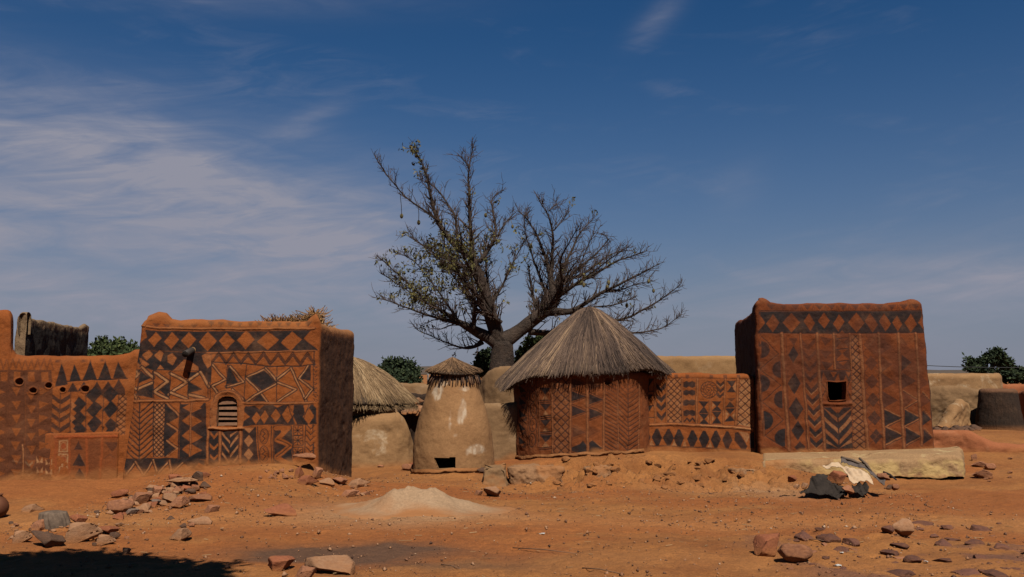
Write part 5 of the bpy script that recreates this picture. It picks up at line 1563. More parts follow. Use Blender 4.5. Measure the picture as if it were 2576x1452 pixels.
# ================================================================== heap of pale ash
na_, nr_ = 120, 60
ang = np.linspace(0, 2 * math.pi, na_ + 1)[:-1]; rr = np.linspace(0.0, 1.0, nr_)
TH, RR_ = np.meshgrid(ang, rr)
ex = np.where(np.cos(TH) > 0, 1.35, 1.15); lob = 1 + .10 * np.sin(2 * TH + 1) + .07 * np.sin(5 * TH)
X = ASHC[0] + RR_ * ex * lob * np.cos(TH); Y = ASHC[1] + RR_ * .95 * lob * np.sin(TH)
sh = np.exp(-(RR_ / .44) ** 2) * .80 + .24 * np.clip(1 - RR_, 0, 1) ** 1.4
crest = np.exp(-(((X - ASHC[0]) / .24) ** 2 + ((Y - ASHC[1]) / .25) ** 2) ** 2)
H = .36 * (sh - .12 * crest) / 1.0
pp = np.stack([X.ravel(), Y.ravel(), np.zeros(X.size)], 1)
H = H.ravel() * (1 + .18 * fbm(pp, 2.4, 4, 3)) + .02 * fbm(pp, 8, 3, 6) * np.clip(1 - RR_.ravel(), 0, 1) + .012 * np.abs(fbm(pp, 16, 3, 9)) * (1 - RR_.ravel())
pp[:, 2] = ground_z(pp[:, 0], pp[:, 1]) + H + .008 - .035 * sstep(.85, 1, RR_.ravel())
M['ash'] = mud('pale_ash', (.49, .315, .185), (.42, .262, .148), None, 0, .3, .02)
tag(mk('ash_heap', pp, gridfaces(na_, nr_, True), M['ash'], attrs=dict(dust=sstep(.38, .92, RR_.ravel() + .22 * fbm(pp, 3, 4, 4)) * .85)), 'pale heap of ash and sand in the yard before the granary', 'ash heap')

# ================================================================== stones
import bmesh
def rock_mesh(name, seed, sub_=3, planes=9, flat=1.0):
    rg = np.random.default_rng(seed)
    bm = bmesh.new(); bmesh.ops.create_icosphere(bm, subdivisions=sub_, radius=1.0)
    V = np.array([v.co[:] for v in bm.verts]); Fc = np.array([[v.index for v in f.verts] for f in bm.faces]); bm.free()
    V = V * np.array([1, .8, .62])
    for k in range(planes + 6):
        n = rg.normal(size=3) * np.array([1, 1, 1.3]); n /= np.linalg.norm(n); d = rg.uniform(.28, .62)
        over = V @ n - d
        V = V - np.where(over > 0, over, 0)[:, None] * n
    V = V * (1 + .07 * fbm(V + seed, 2.6, 4, seed))[:, None] + .03 * fbm(V + seed, 7, 3, seed + 1)[:, None] * V
    V[:, 2] *= flat
    lo, hi = V.min(0), V.max(0)
    V = (V - (lo + hi) / 2) / ((hi - lo) / 2)      # unit half-size box
    return V, Fc
ROCKS = [rock_mesh('rock', 100 + i, 4, 5 + i % 6) for i in range(12)]
SMALL = [rock_mesh('stone', 300 + i, 3, 5) for i in range(8)]
_rm = {}
def rock(name, U0, U1, Vt, Vb, mat, label, cat='stone', group=None, variant=None, depth=.8, sink=.18, rz=None, tilt=0.0, yoff=0.0, small=False, lift=0.0, hs=1.0):
    """a stone whose foot stands at picture row Vb, as wide and high as the picture shows it"""
    Uc = (U0 + U1) / 2
    foot = place(Uc, Vb)
    dist = foot[1]
    m_ = dist / F
    hw = (U1 - U0) / 2 * m_
    # visible height covers the top surface too: take the depth into account
    dpt = hw * depth
    hgt = max((Vb - Vt) * m_ - 2 * dpt * (CAMZ - foot[2]) / dist * .55, (Vb - Vt) * m_ * .6)
    hgt *= hs
    lib = SMALL if small else ROCKS
    k = variant if variant is not None else int(rng.integers(len(lib)))
    key = (small, k, mat.name)
    if key not in _rm:
        me = mesh_data('stone', lib[k][0], lib[k][1]); me.materials.append(mat); _rm[key] = me
    o = bpy.data.objects.new(name, _rm[key]); col.objects.link(o)
    hh = hgt / (2 - sink * 2)
    c = np.array([foot[0] * (foot[1] + dpt * .9) / foot[1], foot[1] + dpt * .9, 0.0])
    gzc = ground_z(c[0], c[1])[0] if lift == 0 else foot[2]
    o.location = (c[0], c[1] + yoff, min(gzc, foot[2] + .05) + hh * (1 - 2 * sink) + lift)
    o.scale = (hw, dpt, hh)
    o.rotation_euler = (rng.normal() * .06, tilt + rng.normal() * .05, (rng.uniform(-.25, .25) if rz is None else rz))
    return tag(o, label, cat, group)
RK, RR2, RT, RD, RP, RG = M['rock'], M['rock_red'], M['rock_tan'], M['rock_dark'], M['rock_purple'], M['rock_grey']
g1 = 'stones in front of the left walls'
rock('stone', 58, 107, 1267, 1290, RT, 'flat brownish stone lying just behind the grey stump', group=g1, depth=.6)
rock('stone', 174, 214, 1289, 1318, RR2, 'red block of stone leaning on the right of the grey stump', group=g1)
rock('stone', 82, 140, 1309, 1342, RK, 'orange stone under the left side of the grey stump', group=g1)
rock('stone', 161, 250, 1316, 1372, RT, 'biggest pale stone in the far-left pile, its right face dark', group=g1, variant=3)
rock('stone', 72, 156, 1336, 1380, RD, 'grey-brown slab in front of the far-left pile at the edge of the shade', group=g1, depth=.6, tilt=.25)
rock('stone', 30, 76, 1336, 1371, RT, 'tan stone at the left end of the far-left pile', group=g1)
rock('stone', 246, 294, 1324, 1347, RR2, 'orange stone just right of the biggest pale stone', group=g1)
rock('stone', 275, 302, 1338, 1359, RD, 'small black stone at the right end of the far-left pile', group=g1)
rock('stone', 238, 290, 1347, 1374, RT, 'tan flat stone below the orange stone in the far-left pile', group=g1, depth=.6)
rock('stone', 305, 328, 1378, 1397, RD, 'small dark round stone standing at the upper edge of the shade', group=g1)
g2 = 'stones of the heap before the left house'
rock('stone', 280, 323, 1234, 1255, RR2, 'reddish slab at the left foot of the heap by the painted panel', group=g2, depth=.5, tilt=-.2)
rock('stone', 270, 336, 1256, 1296, RK, 'squarish orange-brown block at the lower left of the heap', group=g2)
rock('stone', 322, 381, 1238, 1270, RK, 'orange block in the middle left of the heap before the left house', group=g2)
rock('stone', 419, 455, 1194, 1216, RR2, 'bright red stone at the top of the heap below the left house', group=g2)
rock('stone', 481, 513, 1186, 1212, RD, 'round dark-bellied stone topmost right in the heap', group=g2)
rock('stone', 405, 496, 1213, 1231, RT, 'long flat slab overhanging a dark gap in the heap', group=g2, depth=.45, lift=.07, sink=.02, variant=5)
rock('stone', 380, 413, 1225, 1250, RK, 'upright brown stone left of the overhanging slab', group=g2)
rock('stone', 407, 445, 1241, 1268, RT, 'tan stone under the overhanging slab', group=g2)
rock('stone', 422, 475, 1250, 1280, RK, 'sloping brown slab at the front of the heap', group=g2, depth=.6)
rock('stone', 476, 532, 1244, 1265, RK, 'low orange stone at the right end of the heap', group=g2)
rock('stone', 342, 381, 1267, 1290, RT, 'pale smooth stone low in the front of the heap', group=g2)
rock('stone', 377, 403, 1257, 1273, RG, 'small blue-grey stone inside the heap', group=g2)
rock('stone', 308, 348, 1280, 1296, RG, 'flat grey slab at the lower edge of the heap', group=g2, depth=.5)
rock('stone', 283, 314, 1290, 1310, RR2, 'round pinkish stone at the lowest edge of the heap', group=g2)
g3 = 'single stones in the yard'
rock('stone', 511, 552, 1270, 1292, RK, 'half-buried pinkish stone right of the heap', group=g3, sink=.35)
rock('stone', 471, 542, 1296, 1320, RT, 'long half-buried slab below the heap', group=g3, depth=.5, sink=.3)
rock('stone', 452, 470, 1317, 1331, RD, 'small dark stone left of the half-buried slab', group=g3)
rock('stone', 472, 491, 1315, 1329, RK, 'small brown stone touching the half-buried slab', group=g3)
rock('stone', 424, 478, 1330, 1364, RT, 'tan block standing alone between heap and shade', group=g3)
rock('stone', 664, 748, 1268, 1301, RR2, 'flat-topped red rock left of the ash heap', group=g3, variant=2, depth=.6)
rock('stone', 907, 947, 1279, 1298, RD, 'small dark stone at the front foot of the ash heap', group=g3)
rock('stone', 667, 740, 1400, 1438, RR2, 'red stone with a dark broken end at the bottom of the picture', group=g3, variant=4)
rock('stone', 765, 892, 1394, 1447, RT, 'big smooth pinkish rock at the bottom edge left of centre', group=g3, variant=6, depth=.6)
rock('stone', 742, 794, 1423, 1462, RK, 'stone cut by the bottom edge beside the big smooth rock', group=g3)
g4 = 'stones at the corner of the left house'
rock('stone', 735, 800, 1165, 1186, RK, 'slab lying across the top of the hollow at the house corner', group=g4, depth=.5, lift=.16, sink=.02)
rock('stone', 742, 764, 1178, 1206, RR2, 'upright red stone at the left of the hollow by the house corner', group=g4)
rock('stone', 750, 800, 1196, 1222, RR2, 'red slab at the bottom of the hollow by the house corner', group=g4, depth=.6, tilt=.15)
rock('stone', 784, 812, 1178, 1206, RK, 'brown stone on the right of the hollow against the house corner', group=g4)
rock('stone', 801, 842, 1205, 1224, RT, 'pale stone in the row below the brown house side, at its left', group=g4)
rock('stone', 836, 872, 1202, 1222, RK, 'middle stone in the row below the brown house side', group=g4)
rock('stone', 878, 930, 1205, 1229, RT, 'right-hand stone in the row below the brown house side', group=g4)
rock('stone', 855, 903, 1231, 1250, RK, 'thin slab on the slope above the ash heap', group=g4, depth=.5)
for i in range(14):
    u_ = rng.uniform(640, 748); v_ = rng.uniform(1188, 1208)
    rock('rubble_stone', u_, u_ + rng.uniform(8, 17), v_ - rng.uniform(6, 11), v_, RK, 'small stone in the row of rubble below the right half of the left house', 'stone', 'rubble below the left house', small=True)
for i in range(80):
    t_ = rng.uniform(); u_ = 260 + 265 * t_ + rng.normal() * 16; v_ = 1294 - 80 * t_ + rng.normal() * 16
    w_ = rng.uniform(9, 30)
    rock('rubble_stone', u_, u_ + w_, v_ - w_ * .55, v_, (RK, RT, RR2, RD)[int(rng.integers(4))], 'small broken stone among the big ones of the heap before the left house', 'stone', 'rubble in the heap', small=True)
for i in range(34):
    u_ = rng.uniform(10, 310); v_ = rng.uniform(1320, 1376); w_ = rng.uniform(8, 18)
    rock('rubble_stone', u_, u_ + w_, v_ - w_ * .5, v_, (RK, RT, RD)[int(rng.integers(3))], 'small stone scattered round the far-left pile', 'stone', 'rubble round the far-left pile', small=True)
for i in range(12):
    u_ = rng.uniform(795, 935); v_ = rng.uniform(1222, 1250); w_ = rng.uniform(9, 20)
    rock('rubble_stone', u_, u_ + w_, v_ - w_ * .5, v_, (RK, RT)[int(rng.integers(2))], 'small stone on the slope between left house and ash heap', 'stone', 'rubble above the ash heap', small=True)
# courtyard rubble
rock('stone', 952, 1014, 1134, 1158, RR2, 'leaning red slab at the foot of the pale buttress', group='courtyard stones', depth=.5, lift=.06, tilt=-.25)
rock('stone', 1010, 1043, 1166, 1184, RK, 'orange stone at the left foot of the granary', group='courtyard stones')
rock('stone', 932, 962, 1152, 1166, RR2, 'small red stone before the small tan hut', group='courtyard stones')
rock('stone', 1216, 1262, 1224, 1252, RT, 'pale angular stone below the grey step', group='courtyard stones')
rock('stone', 1200, 1222, 1176, 1192, RD, 'small dark block wedged between granary and grey step', group='courtyard stones')
rock('stone', 1192, 1216, 1234, 1248, RK, 'flat brown stone left of the pale angular stone', group='courtyard stones')
for i in range(22):
    u_ = rng.uniform(905, 1042); v_ = rng.uniform(1150, 1182); w_ = rng.uniform(7, 17)
    rock('rubble_stone', u_, u_ + w_, v_ - w_ * .5, v_, (RK, RT, RR2)[int(rng.integers(3))], 'small stone littering the courtyard left of the granary', 'stone', 'courtyard rubble', small=True)
for i in range(12):
    u_ = rng.uniform(1015, 1060); v_ = rng.uniform(1010, 1045)
    c = P(u_, v_, 22.8)
    o = bpy.data.objects.new('rubble_stone', _rm[list(_rm)[0]]); col.objects.link(o); s_ = rng.uniform(.07, .16)
    o.location = tuple(c); o.scale = (s_ * 1.2, s_, s_ * .6); o.location.z = max(o.location.z, .2)
    tag(o, 'dark stone in the rubble piled between small tan hut and granary', 'stone', 'rubble left of the granary')
    o.location.y = 23.35
# boulders and weathered outcrop, front right
g5 = 'boulders at the front right'
rock('boulder', 1894, 1964, 1343, 1404, RR2, 'left of the two touching round red boulders at front right', 'boulder', g5, 7, .75, .1)
rock('boulder', 1958, 2046, 1366, 1419, RK, 'right of the two touching boulders at front right, flat-topped', 'boulder', g5, 1, .7, .1)
rock('boulder', 2243, 2295, 1302, 1352, RT, 'lone pale boulder tapering upwards at the right', 'boulder', g5, 9, .7, .1)
rock('stone', 2216, 2250, 1320, 1346, RP, 'dark stone at the left of the lone pale boulder', group=g5)
for U0, U1, Vt, Vb in ((1998, 2046, 1338, 1362), (1966, 2000, 1350, 1366), (2052, 2120, 1340, 1366), (2070, 2110, 1352, 1374), (2116, 2170, 1350, 1376), (2170, 2200, 1360, 1384), (2100, 2140, 1372, 1392), (2175, 2230, 1372, 1404), (2215, 2262, 1380, 1402),
                       (2250, 2290, 1352, 1372), (2300, 2352, 1308, 1322), (2330, 2368, 1330, 1346), (2365, 2400, 1318, 1332), (2310, 2345, 1354, 1370), (2352, 2394, 1356, 1376), (2400, 2440, 1338, 1354), (2420, 2468, 1354, 1372), (2358, 2410, 1380, 1402), (2440, 2490, 1318, 1336),
                       (2470, 2516, 1348, 1366), (2500, 2550, 1366, 1386), (2540, 2590, 1340, 1362), (2440, 2490, 1392, 1410), (2520, 2580, 1404, 1424), (2270, 2320, 1396, 1420), (2170, 2236, 1400, 1430), (2220, 2300, 1428, 1452), (2320, 2370, 1420, 1440), (2400, 2470, 1432, 1452), (2100, 2160, 1394, 1412),
                       (2480, 2540, 1434, 1456), (2030, 2090, 1384, 1402), (2340, 2396, 1402, 1418), (2560, 2610, 1384, 1404), (2240, 2290, 1362, 1382))[::2]:
    rock('embedded_stone', U0, U1, Vt, Vb, RP, 'low purple-brown stone half sunk in the soil of the front-right outcrop', 'stone', 'weathered outcrop stones', depth=.9, sink=.44, rz=rng.uniform(0, 6.28), hs=.8)
for i in range(110):
    u_ = 1960 + 640 * rng.uniform() ; v_ = rng.uniform(1318, 1450); w_ = 7 + 22 * rng.uniform() ** 2.2
    rock('embedded_stone', u_, u_ + w_, v_ - w_ * .38, v_, (RP, RP, RK)[int(rng.integers(3))], 'low purple-brown stone half sunk in the soil of the front-right outcrop', 'stone', 'weathered outcrop stones', depth=.9, sink=.42, small=True, rz=rng.uniform(0, 6.28), hs=.7)
g6 = 'stones right of the plinth'
for U0, U1, Vt, Vb, lb in ((2440, 2464, 1142, 1160, 'upper small stone on the slope right of the plinth'), (2446, 2478, 1162, 1178, 'brown stone in the middle of the slope right of the plinth'), (2478, 2506, 1166, 1184, 'stone nearest the picture edge on the slope right of the plinth'),
                           (2448, 2492, 1182, 1206, 'largest pale stone low on the slope right of the plinth')):
    rock('stone', U0, U1, Vt, Vb, RK, lb, group=g6)
for i in range(10):
    u_ = rng.uniform(2430, 2560); v_ = rng.uniform(1150, 1215); w_ = rng.uniform(7, 15)
    rock('rubble_stone', u_, u_ + w_, v_ - w_ * .5, v_, RK, 'small stone on the slope right of the plinth', 'stone', 'rubble right of the plinth', small=True)
for i in range(16):
    u_ = rng.uniform(2345, 2460); v_ = rng.uniform(1066, 1082); c = P(u_, v_, 23.6)
    o = bpy.data.objects.new('rubble_stone', mesh_data('stone', *SMALL[i % 8]) if i == 0 else _last); _last = o.data
    if i == 0: _last.materials.append(M['rock_dark'])
    col.objects.link(o); s_ = rng.uniform(.06, .14); o.scale = (s_ * 1.3, s_, s_ * .7)
    o.location = (c[0], 23.6 + rng.uniform(-.3, .3), ground_z(c[0], 23.6)[0] + s_ * .4)
    tag(o, 'dark stone in the rubble under the broken wall at the right', 'stone', 'rubble under the broken wall')

M['clod'] = simple('earth_clod', (.36, .15, .052), (.28, .11, .038), 5, .95, .6, .02, .15, dusty=.6)
for i in range(60):
    u_ = rng.uniform(1290, 1900); v_ = rng.uniform(1166, 1232); w_ = rng.uniform(9, 30)
    rock('earth_clod', u_, u_ + w_, v_ - w_ * .42, v_, M['clod'], 'crumbled clod of earth on the bank below the thatched hut and low wall', 'clod', 'earth clods on the bank', small=True, sink=.3, rz=rng.uniform(0, 6.28))
# grey weathered stump
sc_ = place(143, 1330); sc_[0] *= 1.014
m_ = sc_[1] / F; hw = 33 * m_
ang = np.linspace(0, 2 * math.pi, 73)[:-1]
V = []
for k, t_ in enumerate(np.linspace(0, 1, 16)):
    rr_ = hw * (1.0 - .12 * t_ + .10 * math.sin(t_ * 3)) * (1 + .05 * np.sin(ang * 17 + 2 * t_) + .03 * np.sin(ang * 9 + 1) + .05 * np.sin(ang * 2))
    V.append(np.stack([sc_[0] + rr_ * np.cos(ang) - .04 * t_, sc_[1] + hw * .8 + rr_ * .85 * np.sin(ang), np.full_like(ang, sc_[2] - .03 + t_ * 42 * m_)], 1))
top_ = V[-1] * .5 + V[-1].mean(0) * .5; top_[:, 2] += .015
V = np.concatenate(V + [top_, top_.mean(0)[None]])
n_ = 72
stump = mk('wood_stump', V, [tuple(f) for f in gridfaces(n_, 17, True)] + [(16 * n_ + i, 16 * n_ + (i + 1) % n_, 17 * n_) for i in range(n_)], M['wood_grey'])
tag(stump, 'grey furrowed wood stump sitting among the stones at the far left', 'stump')
# clay pot cut by the left edge
pc = place(-14, 1308); m_ = pc[1] / F; pc[0] *= (pc[1] + 31 * m_) / pc[1]
pr = [(0, .05), (.45, .1), (.8, .35), (.98, .7), (1.0, 1.0), (.93, 1.3), (.72, 1.62), (.50, 1.8), (.46, 1.9), (.55, 2.0), (.50, 2.0), (.40, 1.88), (.42, 1.7)]
R0 = 31 * m_
V = np.concatenate([np.stack([pc[0] + a_ * R0 * np.cos(ang), pc[1] + R0 + a_ * R0 * np.sin(ang), np.full_like(ang, pc[2] - .02 + b_ * R0)], 1) for a_, b_ in pr])
tag(mk('clay_pot', V, gridfaces(72, len(pr), True), M['clay']), 'round brown clay pot cut off by the left picture edge', 'pot')
# ================================================================== heap of rags and plastic before the plinth
def heapP(x, y, dy=0.0):
    """point on the sloping heap, from its picture position in the close-up"""
    U, V = 1948.6 + x / 6.72, 1137 + y / 6.72
    V0 = min(V, 1257)
    Y = 13.75 + (1257 - V0) / 82 * .95 + dy
    return P(U, V, Y)
def sheet(name, outline, mat, thing, amp=.03, scale=7, lift=.02, seed=0, step=9, label=None, dy=0.0):
    q = np.array(outline, float)
    lo, hi = q.min(0), q.max(0)
    xs = np.arange(lo[0], hi[0] + step, step); ys = np.arange(lo[1], hi[1] + step, step)
    X, Y = np.meshgrid(xs, ys)
    wob = 5 * fbm(np.stack([X.ravel() / 60, Y.ravel() / 60, X.ravel() * 0], 1), 1, 3, seed + 4)
    x, y = X.ravel() + wob, Y.ravel() + wob
    ins = np.zeros(len(x), bool)
    for i in range(len(q)):
        a, b = q[i], q[(i + 1) % len(q)]
        ins ^= ((a[1] > y) != (b[1] > y)) & (x < (b[0] - a[0]) * (y - a[1]) / (b[1] - a[1] + 1e-9) + a[0])
    V = np.array([heapP(a, b, dy) for a, b in zip(X.ravel(), Y.ravel())])
    g = ground_z(V[:, 0], V[:, 1])
    fold = amp * 1.6 * np.abs(fbm(V * np.array([1.7, .35, .35]), scale, 2, seed)) + amp * .6 * np.abs(fbm(V, scale * 2.0, 1, seed + 2)) + amp * .12 * fbm(V, scale * 6, 2, seed + 5)
    V[:, 2] = np.maximum(V[:, 2], g + .012) + lift + fold
    nx = len(xs)
    Fq = gridfaces(nx, len(ys)); Fq = Fq[ins[Fq].all(1)]
    used = np.unique(Fq); mp = -np.ones(len(V), int); mp[used] = np.arange(len(used))
    o = mk(name, V[used], mp[Fq], mat, thing)
    md = o.modifiers.new('thickness', 'SOLIDIFY'); md.thickness = .008
    if label: o['label'] = label
    return o
hb = heapP(1150, 700)
ps = empty('plastic_sheet', hb); tag(ps, 'crumpled black plastic sheet spread over the heap before the plinth', 'plastic sheet')
sheet('sheet', [(395, 716), (430, 690), (560, 640), (590, 560), (600, 470), (720, 400), (820, 380), (900, 400), (1000, 520), (1100, 560), (1230, 640), (1240, 740), (1130, 770), (1040, 812), (980, 780), (930, 735), (800, 722), (640, 728)], M['plastic'], ps, .030, 6, -.01, 3)
sheet('torn_corner', [(1300, 620), (1420, 580), (1540, 570), (1600, 640), (1600, 720), (1520, 770), (1380, 760), (1310, 720)], M['plastic'], ps, .034, 8, .012, 9)
cl = empty('cream_cloth', heapP(1400, 600)); tag(cl, 'cream cloth folded over the top of the rag heap', 'cloth')
sheet('cloth', [(790, 265), (900, 275), (1050, 262), (1180, 300), (1320, 310), (1480, 370), (1600, 450), (1660, 540), (1690, 620), (1560, 560), (1440, 560), (1330, 600), (1260, 560), (1220, 470), (1140, 350), (1000, 320), (860, 330)], M['cloth'], cl, .04, 5, .03, 14, dy=-.10)
rg_ = empty('grey_rag', heapP(1400, 330)); tag(rg_, 'grey-brown rag hanging over the back of the rag heap', 'rag')
sheet('rag', [(1120, 195), (1300, 205), (1440, 240), (1560, 290), (1620, 370), (1760, 500), (1880, 560), (1870, 640), (1780, 660), (1680, 560), (1560, 420), (1420, 340), (1280, 300), (1120, 285)], M['rag_grey'], rg_, .035, 6, .06, 24)
for (xa, ya), (xb, yb), r_, lb in (((1125, 205), (1530, 330), .022, 'long dark stick lying along the top of the rag heap'), ((1440, 225), (1640, 420), .02, 'short dark stick on the right shoulder of the rag heap'), ((1840, 370), (2060, 500), .016, 'thin dark stick on the ground right of the rag heap')):
    a_, b_ = heapP(xa, ya), heapP(xb, yb)
    up = .11 if xa < 1800 else .03
    a_[2] += up; b_[2] += up * .8
    v, f = tube([a_, (a_ + b_) / 2 + np.array([.01, 0, .015]), b_], [r_, r_ * 1.1, r_ * .7], 7)
    tag(mk('stick', v, f, M['wood_grey'] if r_ > .017 else M['wood_dark']), lb, 'stick', 'sticks on the rag heap')
def heaprock(x0, x1, y0, y1, mat, label, k, up):
    c = heapP((x0 + x1) / 2, (y0 + y1) / 2, -.16 if up > .01 else 0.0); m_ = c[1] / F / 6.72; up = up * .5
    o = bpy.data.objects.new('stone', mesh_data('stone', *ROCKS[k])); o.data.materials.append(mat); col.objects.link(o)
    o.scale = ((x1 - x0) / 2 * m_, (x1 - x0) / 2 * m_ * .8, (y1 - y0) / 2 * m_ * .95)
    o.location = (c[0], c[1], c[2] + up); o.rotation_euler = (.1, .1, .3)
    return tag(o, label, 'stone', 'stones on the rag heap')
heaprock(920, 1200, 325, 560, RR2, 'biggest red-brown stone weighing down the middle of the rag heap', 4, .02)
heaprock(1110, 1330, 575, 710, RK, 'orange-brown stone at the front of the rag heap under the cloth', 2, .03)
heaprock(1700, 1950, 370, 510, RK, 'orange stone at the right end of the rag heap', 6, .04)
heaprock(205, 375, 395, 540, RR2, 'red stone standing left of the rag heap', 8, .02)
heaprock(450, 580, 530, 640, RT, 'pale stone touching the left side of the black plastic', 10, .02)
heaprock(310, 450, 540, 630, RT, 'small tan stone between the red stone and the plastic', 3, .0)
heaprock(1885, 1990, 570, 670, RD, 'small dark stone low at the right of the rag heap', 5, .04)
heaprock(1970, 2110, 545, 670, RK, 'brown stone rightmost beside the rag heap', 1, .02)

# ================================================================== baobab
BY = 38.0
def bz(x, y, dy=0.0):
    return P((1450 + x / 1.5616) / SRC, (550 + y / 1.5616) / SRC, BY + dy)
MU = BY / F / SRC / 1.5616
LIMBS = [
 # trunk and main limbs: (x, y, radius) in the close-up; then depth swing
 ([(812, 1650, 100), (815, 1480, 84), (822, 1380, 74), (824, 1300, 74), (822, 1240, 66)], 0, 0),
 ([(812, 1280, 62), (790, 1180, 56), (745, 1060, 46), (712, 930, 37), (682, 810, 31), (642, 735, 27), (562, 682, 22), (500, 620, 18), (440, 520, 15), (400, 420, 12), (375, 250, 8), (340, 160, 5), (275, 78, 3)], 0, -1.2),
 ([(642, 740, 18), (636, 600, 14), (625, 450, 11), (622, 300, 8), (618, 180, 5), (655, 48, 2.4)], -.6, .2),
 ([(620, 185, 4), (600, 140, 3), (560, 95, 2)], 0, .1),
 ([(685, 765, 18), (755, 665, 12), (792, 590, 10), (770, 450, 7), (755, 362, 5), (820, 298, 3)], -.5, 1.0),
 ([(792, 590, 9), (830, 510, 6), (905, 415, 2.6)], .4, .8),
 ([(560, 672, 13), (542, 480, 9), (480, 390, 6), (420, 300, 4), (300, 235, 2.4)], -.8, .8),
 ([(450, 530, 9), (345, 455, 7), (235, 375, 5), (150, 270, 3.4), (82, 172, 2.4)], -1.0, -.8),
 ([(800, 1255, 58), (730, 1215, 46), (645, 1165, 34), (565, 1130, 20), (455, 1060, 12), (330, 960, 8), (225, 862, 5), (110, 762, 3)], 0, -1.6),
 ([(600, 1148, 16), (430, 1105, 9), (300, 1062, 6), (185, 1022, 4), (92, 992, 2.4)], -.8, -.8),
 ([(700, 1240, 24), (665, 1270, 13), (610, 1290, 8), (515, 1262, 6), (420, 1226, 4), (305, 1162, 2.4)], .3, -1.2),
 ([(652, 1175, 18), (655, 1000, 12), (642, 850, 8), (600, 780, 5), (588, 690, 3)], -.6, -.4),
 ([(738, 1120, 22), (742, 940, 14), (722, 820, 9), (720, 700, 6), (712, 560, 3)], .5, .8),
 ([(565, 1130, 11), (482, 1000, 7), (400, 890, 5), (300, 760, 3.4), (185, 700, 2.4)], -1.0, .6),
 ([(470, 1070, 8), (350, 1010, 5), (230, 920, 4), (100, 842, 2.4)], -1.3, 0.2),
 ([(640, 1000, 8), (540, 860, 6), (450, 740, 4), (340, 640, 2.6)], -.8, .7),
 ([(690, 850, 14), (580, 790, 8), (440, 730, 5), (330, 660, 3), (255, 612, 2.2)], -.8, -.6),
 ([(760, 1000, 14), (830, 880, 8), (880, 760, 6), (930, 660, 4), (985, 580, 2.4)], .5, .6),
 ([(830, 1245, 62), (905, 1190, 52), (985, 1128, 47), (1065, 1072, 42), (1125, 1040, 36), (1138, 950, 30), (1130, 870, 24), (1110, 760, 14), (1062, 620, 9), (1002, 500, 6), (930, 405, 3)], 0, 1.2),
 ([(1138, 920, 20), (1200, 785, 14), (1250, 682, 9), (1302, 560, 6), (1405, 448, 3)], .8, .8),
 ([(1132, 880, 16), (1132, 705, 11), (1142, 560, 8), (1100, 440, 5), (1036, 340, 2.4)], .8, -.8),
 ([(1140, 560, 6), (1190, 500, 4), (1245, 430, 2.4)], 0, .4),
 ([(1110, 440, 4), (1160, 380, 2.4)], 0, .4),
 ([(1120, 1052, 34), (1250, 1060, 21), (1332, 1010, 15), (1432, 942, 11), (1552, 890, 8), (1690, 822, 4), (1760, 775, 2.4)], .4, -1.4),
 ([(1150, 960, 18), (1282, 880, 12), (1402, 820, 9), (1532, 742, 6), (1712, 688, 2.4)], .8, -1.0),
 ([(1170, 890, 14), (1302, 780, 9), (1422, 680, 6), (1500, 585, 3)], .8, .6),
 ([(1200, 850, 10), (1330, 820, 8), (1480, 700, 5), (1625, 632, 2.4)], .9, .2),
 ([(985, 1180, 26), (1105, 1190, 20), (1302, 1180, 14), (1482, 1122, 10), (1602, 1100, 8), (1722, 1030, 6), (1802, 980, 4), (1875, 915, 2.4)], .2, -1.8),
 ([(1400, 1190, 10), (1502, 1190, 8), (1642, 1195, 6), (1752, 1180, 4), (1900, 1092, 2.4)], -.6, -.6),
 ([(1300, 1040, 9), (1402, 1028, 6), (1522, 1022, 5), (1640, 960, 2.4)], 0, -.5),
 ([(1430, 945, 7), (1560, 930, 5), (1660, 880, 3), (1745, 860, 2)], -.3, .3),
 ([(1060, 1075, 22), (1020, 960, 12), (1000, 840, 7), (985, 740, 3)], 1.0, .8),
 ([(1128, 1010, 18), (1070, 850, 10), (1010, 700, 6), (965, 560, 3), (972, 400, 2)], 1.2, -.5),
 ([(1300, 780, 6), (1360, 650, 4), (1400, 540, 2.6), (1480, 560, 2)], .9, .3),
]
# limbs towards and away from the viewer give the crown its depth
for k in range(12):
    lft = k % 4 < 2
    bx = rng.uniform(620, 760) if lft else rng.uniform(1090, 1200); by = rng.uniform(860, 1060)
    tx = bx + (rng.uniform(-260, -20) if lft else rng.uniform(20, 330)); ty = by - (rng.uniform(200, 480) if lft else rng.uniform(160, 330))
    sgn = 1 if k % 2 else -1
    LIMBS.append(([(900 + (bx - 900) * .45, 1130, 16), (bx, by, 10), ((bx + tx) / 2 + rng.normal() * 25, (by + ty) / 2, 6), (tx, ty, 2.6)], sgn * .5, sgn * rng.uniform(2.0, 3.6)))
tree = empty('baobab_tree', bz(822, 1620)); tag(tree, 'big bare baobab tree with a forked trunk and a few leaves', 'tree')
def resample(pts, n):
    pts = np.array(pts, float); d = np.concatenate([[0], np.cumsum(np.linalg.norm(np.diff(pts[:, :2], axis=0), axis=1))])
    s = np.linspace(0, d[-1], n)
    # smooth: interpolate then blur
    out = np.stack([np.interp(s, d, pts[:, k]) for k in range(pts.shape[1])], 1)
    for _ in range(2):
        out[1:-1] = out[:-2] * .25 + out[1:-1] * .5 + out[2:] * .25
    return out
twigs = []          # (start, direction, length, radius)
limbV, ltips = [], []
